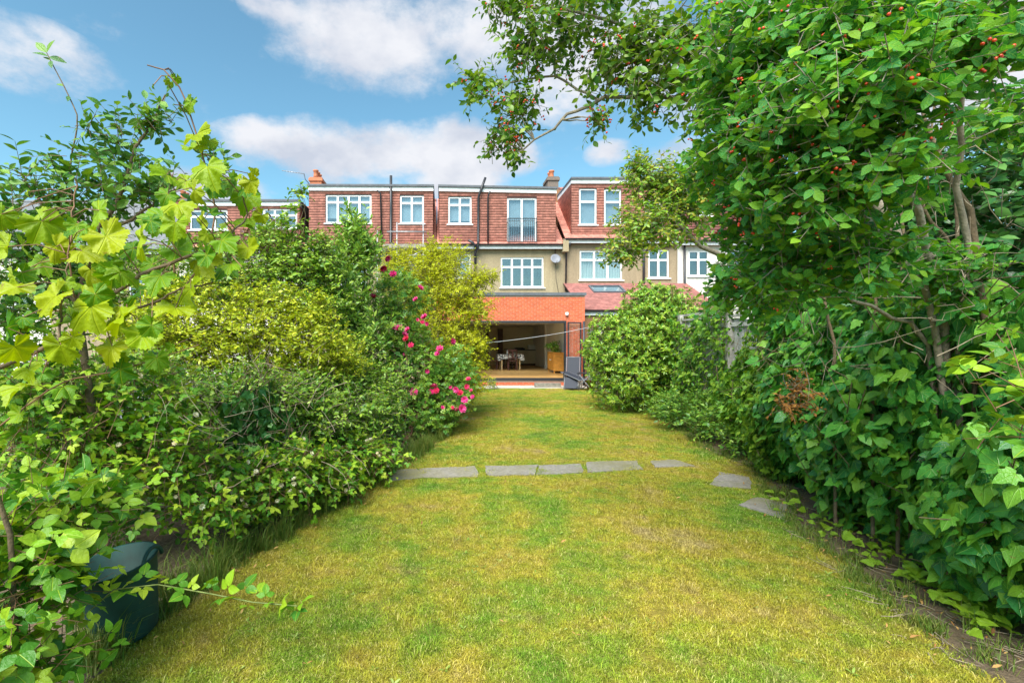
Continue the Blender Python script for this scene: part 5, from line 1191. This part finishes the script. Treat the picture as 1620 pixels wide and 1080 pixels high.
shrub('mixed_shrub', 'loose mid-green shrub with small pale leaves between privet and roses', 'shrub', 46, (-1.9, 7.2, 0), [blob(440, 450, 70, 50, 7.2, .6), blob(500, 480, 65, 55, 7.2, .6), blob(540, 590, 60, 60, 6.9, .6), blob(480, 400, 35, 40, 7.2, .4), blob(560, 650, 50, 50, 6.9, .5), blob(340, 455, 60, 40, 7.0, .5), blob(300, 425, 80, 46, 6.8, .5), blob(190, 440, 90, 60, 6.4, .5), blob(80, 460, 90, 70, 6.2, .5), blob(425, 385, 34, 44, 7.1, .35), blob(520, 400, 26, 40, 7.3, .3), blob(350, 395, 40, 36, 7.0, .35), blob(455, 420, 44, 40, 7.1, .4)], 3500, 'greenshrub', T_SM, r0=.02, nlimb=26, L=.22, m=8, size=.056, shell=.3)
shrub('privet_hedge', 'golden green privet hedge in full leaf along the left boundary', 'hedge', 47, (-1.95, 5.6, 0), [blob(390, 520, 85, 45, 5.6, .5), blob(300, 515, 80, 45, 5.4, .5), blob(470, 540, 75, 48, 5.8, .5), blob(330, 560, 80, 40, 5.4, .45), blob(440, 590, 70, 36, 5.7, .4), blob(230, 530, 70, 45, 5.2, .45), blob(540, 560, 45, 40, 6.2, .4), blob(255, 470, 26, 30, 5.3, .2), blob(325, 462, 24, 30, 5.4, .2), blob(425, 476, 28, 34, 5.7, .2), blob(500, 495, 26, 36, 5.9, .2), blob(380, 466, 16, 30, 5.6, .15), blob(460, 480, 14, 34, 5.8, .12), blob(290, 458, 12, 28, 5.3, .1)], 3500, 'privet', T_SM, r0=.008, nlimb=10, L=.18, m=9, size=.043, shell=.25, up=.6, jit=.65, lift=.2)
dkl = [blob(430, 640, 95, 55, 5.3, .4), blob(530, 650, 70, 60, 6.1, .45), blob(330, 650, 80, 55, 4.9, .4), blob(600, 680, 40, 40, 7.0, .4), (np.array([-2.3, 5.4, .75]), np.array([.8, 1.2, .75])), (np.array([-1.5, 7.2, .7]), np.array([.75, 1.2, .8])), (np.array([-2.9, 4.0, .55]), np.array([.8, .8, .5]))]
shrub('undergrowth', 'dark tangled undergrowth beneath the golden privet', 'undergrowth', 48, (-2.2, 5.6, 0), dkl, 3600, 'roseleaf', T_SM, 'deadtwig', r0=.008, nlimb=14, L=.25, m=7, size=.06, shell=.5)
ivy_thing('ivy_clump', 'dark small-leaved ivy clump hanging from the left thicket', 49, [(-1.66, 4.8), (-1.80, 4.5), (-1.95, 4.35)][::-1], 1100, 1.15, .06, 'ivy_dark', T_IVY2[:2], 150, (-1.8, 4.5, 0), bulge=-.12, thick=-.3, minpx=8)

shrub('wild_hedge', 'fine-leaved light green hedge base between the brambles and the golden privet', 'hedge', 56, (-1.9, 4.9, 0), [blob(300, 640, 80, 52, 4.6, .3), blob(400, 625, 90, 52, 4.9, .3), blob(490, 640, 80, 56, 5.3, .3), blob(565, 655, 60, 56, 6.0, .3), blob(150, 610, 90, 52, 4.4, .3), blob(50, 640, 80, 60, 4.2, .3), blob(230, 585, 80, 36, 4.7, .3), blob(600, 610, 50, 50, 6.8, .3)], 2700, 'greenshrub', T_SM, 'deadtwig', r0=.006, nlimb=14, L=.18, m=8, size=.044, shell=.15, flat=.5)

# dead twig tangle
def curl(rg, c, d, L, k=6, zmin=.02):
    out = [np.array(c)]; bend = rg.normal(size=3) * .28
    for i in range(k - 1):
        d = nrm(d + bend * .5 + rg.normal(size=3) * .16); out.append(out[-1] + d * L / (k - 1))
    out = np.array(out); out[:, 2] = np.maximum(out[:, 2], zmin); return out
rg = np.random.default_rng(50); dt = thing('twig_tangle', (-1.9, 4.6, 0), 'tangle of dry grey-brown twigs showing through the left hedge', 'twigs')
tw = []
for i in range(200):
    c = P(rg.uniform(0, 560), rg.uniform(570, 780), rg.uniform(3.3, 5.2))
    if c[2] < .05: continue
    d = nrm(rg.normal(size=3) * [1, .7, .8] + [.1, 0, .2]); L = rg.uniform(.12, .42); tw.append(curl(rg, c, d, L))
link('twigs', stems_mesh('twigs', [(np.array(tw), np.tile(np.linspace(.0022, .0009, 6), (len(tw), 1)))], 4), MAT['deadtwig'], dt, 'stuff')

# ---- brambles
def bramble(name, label, seed, base, blobs, ntw, size, indiv, minpx=10, canes=14, flowers=0, m=4, templs=T_BRAM, L=.3):
    t, rng = shrub(name, label, 'bramble', seed, base, blobs, ntw, 'bramble', templs, 'cane', r0=.007, nlimb=canes, indiv=indiv, minpx=minpx, L=L, m=m, size=size, shell=.25, flat=.62, hang=.05, up=.1, out=.6, smooth=True, wob=.12, lift=.6)
    if flowers:
        b = rng.choice(len(blobs), flowers); c = np.array([x[0] for x in blobs])[b]; R = np.array([x[1] for x in blobs])[b]; u = nrm(rng.normal(size=(flowers, 3)) + [0, -1.2, .6])
        f = Leaves(c + u * R * 1.02, nrm(rng.normal(size=(flowers, 3))), u + .3 * rng.normal(size=(flowers, 3)), np.full(flowers, .042) * (1 + .2 * rng.normal(size=flowers)))
        link('blossom', f.mesh('blossom', T_BLOOM, rng), MAT['bramble_fl'], t, 'stuff')
    return t
bramble('bramble_bush', 'bramble bush with clusters of whitish flowers at the lawn edge', 51, G(500, 800), [blob(455, 740, 62, 46, 4.55, .35), blob(520, 745, 50, 36, 5.0, .35), blob(400, 770, 60, 50, 4.2, .35), blob(580, 720, 50, 34, 5.7, .35)], 820, .076, 300, 8, flowers=70)
bramble('bramble_bush', 'bramble thicket with bare canes beneath the grape vine', 52, (-2.6, 3.4, 0), [blob(120, 690, 120, 90, 3.3, .5), blob(260, 720, 90, 70, 3.6, .4), blob(60, 600, 90, 60, 3.2, .4), blob(220, 620, 90, 60, 3.7, .4), blob(330, 790, 60, 50, 3.7, .35)], 800, .074, 300, 8, flowers=10, m=4)
bramble('bramble_bush', 'large-leaved bramble arching over the green tub', 53, (-1.95, 2.0, 0), [blob(50, 830, 75, 70, 2.2, .35), blob(95, 890, 30, 45, 2.3, .2), blob(35, 950, 60, 80, 2.0, .25), blob(130, 800, 65, 32, 2.5, .25), blob(40, 1045, 50, 40, 2.0, .2)], 165, .105, 300, 10, flowers=0, m=4, L=.30)
# the runner that reaches out over the lawn
rg = np.random.default_rng(54); ru = thing('bramble_runner', tuple(P(190, 920, 2.4) * [1, 1, 0]), 'single bramble runner reaching past the tub over the turf', 'bramble')
pl = poly([(120, 985), (180, 932), (250, 924), (330, 938), (400, 952), (470, 958)], 2.42, 16); pl[:, 2] = np.maximum(pl[:, 2], .03)
link('cane', stems_mesh('cane', [(np.concatenate([[pl[0] * [1, 1, 0]], pl])[None], np.full((1, 17), .0035))], 6), MAT['greenstem'], ru)
ii = np.repeat(np.arange(2, 16), 2); pos = pl[ii] + rg.normal(size=(len(ii), 3)) * .01; dd = rg.normal(size=(len(ii), 3)) * .35 + np.array([.25, -.1, .15]); dd[::2] += [0, -.8, .1]; dd[1::2] += [0, .7, .3]
Leaves(pos, nrm(dd), np.array([0, -.35, 1.0]) + .3 * rg.normal(size=pos.shape), .10 * (1 + .3 * rg.normal(size=len(ii))).clip(.5, 1.4)).objects('leaf', T_BRAM2, rg, MAT['bramble'], ru)

# ---- fruit tree
fruit = [blob(60, 300, 75, 55, 3.1, .4), blob(185, 225, 62, 40, 3.1, .3), blob(105, 360, 110, 60, 3.1, .4), blob(235, 300, 80, 55, 3.1, .35), blob(20, 400, 70, 80, 3.0, .4), blob(262, 170, 24, 34, 3.1, .15), blob(235, 195, 40, 26, 3.1, .2), blob(340, 250, 26, 22, 3.1, .15), blob(160, 290, 90, 40, 3.1, .35), blob(100, 430, 100, 60, 3.2, .4), blob(25, 500, 70, 70, 3.1, .4)]
ft_, rg = shrub('fruit_tree', 'young fruit tree with oval green leaves and one long whip shoot', 'tree', 61, (-2.35, 3.3, 0), fruit, 470, 'fruit', T_FRUIT, 'bark', r0=.008, nlimb=30, mains=[([(-2.35, 3.3, 0), P(140, 640, 3.3), P(120, 480, 3.2), P(150, 380, 3.1), P(190, 300, 3.1), P(240, 200, 3.1), P(262, 150, 3.1)], .03, .004), ([P(120, 480, 3.2), P(90, 390, 3.1), P(60, 310, 3.1), P(30, 270, 3.1)], .016, .005), ([P(150, 380, 3.1), P(230, 330, 3.1), P(300, 290, 3.1), P(345, 250, 3.1)], .012, .004), ([P(90, 390, 3.1), P(112, 320, 3.1), P(112, 250, 3.1)], .008, .005), ([P(120, 480, 3.2), P(40, 440, 3.1), P(-20, 400, 3.0)], .012, .005)], indiv=300, minpx=10, L=.22, m=7, size=.062, shell=.0, flat=.5, up=.4, out=.4, hang=.05, lift=.3, smooth=True)
pl = poly([(112, 250), (122, 205), (122, 180), (103, 140), (82, 100), (74, 84)], 3.1, 14); link('whip_shoot', stems_mesh('whip_shoot', [(pl[None], np.linspace(.005, .0025, 14)[None])], 6), MAT['bark'], ft_)
pos = pl[[13, 13, 12, 12, 11, 11, 8, 7]]; dd = np.array([[-.7, 0, .7], [.5, -.2, .6], [.8, 0, -.1], [-.8, -.3, .1], [.3, -.5, -.6], [-.5, 0, .3], [-.8, 0, .25], [.3, -.5, -.5]])
Leaves(pos, nrm(dd), np.tile([0, -.8, .6], (8, 1)) + .3 * rg.normal(size=(8, 3)), np.array([.11, .10, .10, .09, .07, .06, .055, .055])).objects('leaf', T_FRUIT, rg, MAT['fruit'], ft_)

# ---- grape vine, foreground left
rg = np.random.default_rng(62); gv = thing('grape_vine', (-1.75, 2.0, 0), 'grape vine with big lobed lime green leaves on dark woody arms', 'vine')
arms = [([(-60, 610), (60, 560), (130, 530), (190, 478), (250, 440), (300, 420), (360, 400)], 2.0, .011), ([(160, 505), (230, 480), (280, 455), (330, 445)], 1.95, .006), ([(95, 540), (88, 450), (82, 395)], 1.85, .005), ([(330, 415), (372, 375), (385, 350), (388, 315)], 1.95, .005),
        ([(300, 440), (330, 400), (335, 320), (322, 260), (300, 190), (285, 140), (262, 112), (238, 108)], 1.95, .0045), ([(120, 470), (118, 350), (112, 280)], 1.95, .004), ([(275, 430), (272, 330), (268, 270)], 2.0, .004), ([(-60, 720), (40, 640), (110, 600), (200, 585), (320, 545)], 2.05, .004)]
apos = []
for k, (pts, Y, r) in enumerate(arms):
    pl = poly(pts, Y, 16); pl[:, 1] += np.cumsum(rg.normal(size=16)) * .012
    if k == 0: pl = np.concatenate([[[-1.75, 2.0, 0.0], [-1.8, 2.0, .9]], pl])
    link('arm', stems_mesh('arm', [(pl[None], np.linspace(r, r * .55, len(pl))[None])], 7), MAT['bark' if r > .0045 else 'cane'], gv); apos.append(pl)
# leaf places read off the photograph (blade centre, size in px)
gl = [(312, 215, 58), (300, 170, 34), (265, 130, 16), (272, 120, 12), (330, 275, 66), (255, 275, 52), (240, 345, 62), (285, 330, 60), (345, 300, 40), (388, 320, 54), (380, 350, 60), (395, 300, 36), (400, 272, 22), (360, 385, 52), (350, 430, 58), (80, 365, 72), (100, 400, 54), (150, 345, 60), (180, 385, 70), (220, 390, 66), (140, 400, 60), (150, 440, 70), (75, 480, 74), (130, 500, 86), (10, 460, 66), (12, 530, 70), (5, 400, 56), (210, 470, 60), (185, 510, 66), (265, 490, 66), (300, 470, 62), (245, 445, 56), (290, 400, 60), (320, 365, 56), (55, 420, 52), (30, 560, 62), (100, 560, 64), (170, 560, 56), (230, 540, 60), (60, 340, 30), (320, 420, 60), (110, 450, 56), (160, 475, 50), (205, 430, 56), (340, 340, 40), (275, 365, 54), (370, 420, 40), (20, 620, 58), (95, 615, 44), (200, 590, 44), (250, 575, 40), (60, 520, 50), (305, 310, 46), (352, 268, 30), (130, 365, 34), (410, 345, 30), (300, 235, 36), (0, 350, 50), (45, 590, 44), (395, 400, 44)]
gl = [(px, py, s * .76) for px, py, s in gl] + [(px + rg.normal() * 26, py + rg.normal() * 22, s * rg.uniform(.30, .60)) for px, py, s in gl]
pos = []; dd = []; nn = []; sz = []
for (px, py, s) in gl:
    Y = 1.95 + rg.normal() * .15; p = P(px, py, Y); d = np.array([rg.normal() * .6, rg.normal() * .45 - .15, -.75 + rg.normal() * .45]); size = s * 1.45 * Y / FPX
    pos.append(p - nrm(d) * size * .22); dd.append(d); nn.append(np.array([rg.normal() * .6, -.85, .6 + rg.normal() * .5])); sz.append(size * .82)
pos = np.array(pos); Leaves(pos, np.array(dd), np.array(nn), np.array(sz)).objects('leaf', T_GRAPE, rg, MAT['grape'], gv)
allp = np.concatenate(apos); near = np.array([allp[np.argmin(np.linalg.norm(allp - p, axis=1))] for p in pos]); pet = np.stack([near, (near + pos) / 2 + [0, 0, .02], pos], 1)
link('petioles', stems_mesh('petioles', [(pet, np.tile([.0022, .002, .0018], (len(pet), 1)))], 5), MAT['cane'], gv, 'stuff')

# light green spray entering on the right edge
bramble('bramble_spray', 'pale green bramble spray leaning out of the ivy beside the dark stems', 55, (2.6, 1.75, 0), [blob(1605, 620, 40, 22, 1.9, .15), blob(1600, 560, 30, 30, 2.0, .12), blob(1610, 690, 26, 40, 1.9, .12)], 12, .095, 60, 8, canes=3, templs=T_BRAM2, L=.22)

# ------------------------------------------------------------------ turf: mown blades, weeds, tall edge grass, litter
def scatter(name, pts, protos, rots, scl, idx):
    """vertices carry one instance each (stuff only)"""
    me = bpy.data.meshes.new(name); me.vertices.add(len(pts)); me.vertices.foreach_set('co', np.ascontiguousarray(pts, dtype=np.float32).ravel())
    for nm, a in (('rz', rots), ('sc', scl), ('ix', idx.astype(float))): me.attributes.new(nm, 'FLOAT', 'POINT').data.foreach_set('value', np.ascontiguousarray(a, dtype=np.float32))
    o = bpy.data.objects.new(name, me); COL.objects.link(o); o['kind'] = 'stuff'
    g = bpy.data.node_groups.new(name, 'GeometryNodeTree'); g.interface.new_socket('Geometry', in_out='INPUT', socket_type='NodeSocketGeometry'); g.interface.new_socket('Geometry', in_out='OUTPUT', socket_type='NodeSocketGeometry')
    N, L = g.nodes, g.links; gi = N.new('NodeGroupInput'); go = N.new('NodeGroupOutput'); j = N.new('GeometryNodeJoinGeometry')
    def attr(nm):
        a = N.new('GeometryNodeInputNamedAttribute'); a.data_type = 'FLOAT'; a.inputs[0].default_value = nm; return a.outputs[0]
    cx = N.new('ShaderNodeCombineXYZ'); L.new(attr('rz'), cx.inputs[2]); er = N.new('FunctionNodeEulerToRotation'); L.new(cx.outputs[0], er.inputs[0])
    for k, pr in enumerate(protos):
        oi = N.new('GeometryNodeObjectInfo'); oi.inputs[0].default_value = pr
        cmp = N.new('FunctionNodeCompare'); cmp.data_type = 'FLOAT'; cmp.operation = 'EQUAL'; L.new(attr('ix'), cmp.inputs[0]); cmp.inputs[1].default_value = float(k); cmp.inputs['Epsilon'].default_value = .1
        ip = N.new('GeometryNodeInstanceOnPoints'); L.new(gi.outputs[0], ip.inputs['Points']); L.new(oi.outputs['Geometry'], ip.inputs['Instance']); L.new(cmp.outputs[0], ip.inputs['Selection']); L.new(er.outputs[0], ip.inputs['Rotation']); L.new(attr('sc'), ip.inputs['Scale']); L.new(ip.outputs[0], j.inputs[0])
    L.new(j.outputs[0], go.inputs[0]); md = o.modifiers.new('scatter', 'NODES'); md.node_group = g
    return o
def blades_proto(seed, n, r, h0, h1, w, mat, lean=.5):
    rng = np.random.default_rng(seed); p = (rng.random((n, 2)) * 2 - 1) * r; a = rng.random(n) * 6.283; h = h0 + (h1 - h0) * rng.random(n) ** 1.5; ln = lean * (.3 + rng.random(n)); la = rng.random(n) * 6.283
    b = np.c_[p, np.zeros(n)]; s = np.c_[np.cos(a), np.sin(a), np.zeros(n)] * w * (.7 + .6 * rng.random((n, 1))) ; l = np.c_[np.cos(la), np.sin(la), np.zeros(n)] * (ln * h)[:, None]; u = np.c_[np.zeros((n, 2)), h]
    V = np.stack([b - s, b + s, b + l * .35 + u * .6 + s * .7, b + l * .35 + u * .6 - s * .7, b + l + u * (.95 - .25 * ln[:, None])], 1).reshape(-1, 3)
    o = (np.arange(n) * 5)[:, None]; T = np.concatenate([o + [0, 1, 2], o + [0, 2, 3], o + [3, 2, 4]]); me = np_mesh('blades', V, T, V[:, :2] * 0, np.repeat(rng.random(n), 5)); me.materials.append(mat)
    return bpy.data.objects.new('blades', me)
rg = np.random.default_rng(70)
def lawn_points(n, yr=(1.9, 17.3), power=1.0):
    y = yr[0] + (yr[1] - yr[0]) * rg.random(n) ** power; x = -2.6 + 8.2 * rg.random(n); ok = inside(x, y, lawn_poly); px = CX + x * FPX / y; ok &= (px > -60) & (px < 1680)
    for f in FLW:
        c = np.mean(f, axis=0); q = [tuple(c + (np.array(p) - c) * .90) for p in f]; ok &= ~(inside(x, y, q) & (rg.random(n) > .05))
    return np.c_[x[ok], y[ok], np.full(ok.sum(), .004)]
protos = [blades_proto(80 + k, 260, .10, .005, .020, .0018, MAT['blade'], 1.4) for k in range(3)] + [blades_proto(90, 160, .09, .010, .045, .0019, MAT['blade'], .9)]
pts = np.concatenate([lawn_points(7500, (1.9, 6.5)), lawn_points(6500, (6.3, 17.3))])
ix = rg.choice(4, len(pts), p=[.3, .3, .3, .1]); sc_ = np.where(pts[:, 1] > 6.5, 1.25, 1.0) * (.8 + .5 * rg.random(len(pts)))
scatter('lawn_grass', pts, protos, rg.random(len(pts)) * 6.283, sc_, ix)
# rosette weeds
def rosette(seed, n, size, mat):
    rng = np.random.default_rng(seed); a = np.arange(n) * 2.4; a = a + rng.normal(size=n) * .7; d = np.c_[np.cos(a), np.sin(a), .15 + .6 * rng.random(n)]
    lv = Leaves(np.zeros((n, 3)) + [0, 0, .006], d, np.tile([0, 0, 1.0], (n, 1)) + .2 * rng.normal(size=(n, 3)), size * (.6 + .5 * rng.random(n))); me = lv.mesh('rosette', T_NAR, rng); me.materials.append(mat); return bpy.data.objects.new('rosette', me)
wp = lawn_points(3200, (2.0, 12)); cl_ = np.sin(wp[:, 0] * 2.3 + 1.0) * np.cos(wp[:, 1] * 1.7) + .5 * rg.normal(size=len(wp)); wp = wp[cl_ > .15]
scatter('lawn_weeds', wp, [rosette(5, 6, .042, MAT['weed']), rosette(6, 4, .030, MAT['weed']), rosette(7, 5, .036, MAT['weed'])], rg.random(len(wp)) * 6.283, .5 + .7 * rg.random(len(wp)), rg.integers(0, 3, len(wp)))
# taller tufts along the edges
tuft = [blades_proto(100 + k, 60, .07, .08, .34, .0028, MAT['longgrass'], .7) for k in range(2)] + [blades_proto(104, 40, .06, .04, .14, .0022, MAT['longgrass'], .8)]
ep = []
for E, sgn, zone in ((EL, -1, 1), (ER, 1, 0)):
    for i in range(len(E) - 1):
        L_ = np.linalg.norm(E[i+1] - E[i])
        for k in range(int(L_ * (42 if zone else 26)) + 1):
            p = E[i] + (E[i+1] - E[i]) * rg.random(); ep.append([p[0] + sgn * abs(rg.normal()) * .16 - sgn * .03, p[1] + rg.normal() * .05, .003, zone])
ep = np.array(ep); ixp = np.where(ep[:, 3] > 0, rg.integers(0, 3, len(ep)), 2); scatter('edge_grass', ep[:, :3], tuft, rg.random(len(ep)) * 6.283, .5 + .7 * rg.random(len(ep)), ixp)
# leaf litter and fallen twigs on the beds and turf edge
lp = []
for E, sgn in ((EL, -1), (ER, 1)):
    for i in range(len(E) - 1):
        for k in range(int(np.linalg.norm(E[i+1] - E[i]) * 60) + 1):
            p = E[i] + (E[i+1] - E[i]) * rg.random(); lp.append([p[0] + sgn * (rg.normal() * .22 + .12), p[1] + rg.normal() * .08, .018])
for p in lawn_points(170, (2.0, 12)): lp.append([p[0], p[1], .028])
lp = np.array(lp); litter = [rosette(8, 1, .045, MAT['litter']), rosette(9, 2, .03, MAT['litter'])]
scatter('leaf_litter', lp, litter, rg.random(len(lp)) * 6.283, .5 + .9 * rg.random(len(lp)), rg.integers(0, 2, len(lp)))
tw = []
for i in range(170):
    f = rg.random() * (len(ER) - 3) + 2; k = min(int(f), len(ER) - 2); p = ER[k] + (ER[k+1] - ER[k]) * (f - k); c = p + [rg.uniform(-.12, .5), rg.normal() * .1, .012]; a = rg.random() * 6.28; L = rg.uniform(.06, .30); q = curl(rg, c, np.array([math.cos(a), math.sin(a), .0]), L, 6); q[:, 2] = .012 + .02 * rg.random(); tw.append(q)
tws = link('fallen_twigs', stems_mesh('fallen_twigs', [(np.array(tw), np.tile(np.linspace(.0028, .0012, 6), (len(tw), 1)))], 4), MAT['deadtwig']); tws['kind'] = 'stuff'
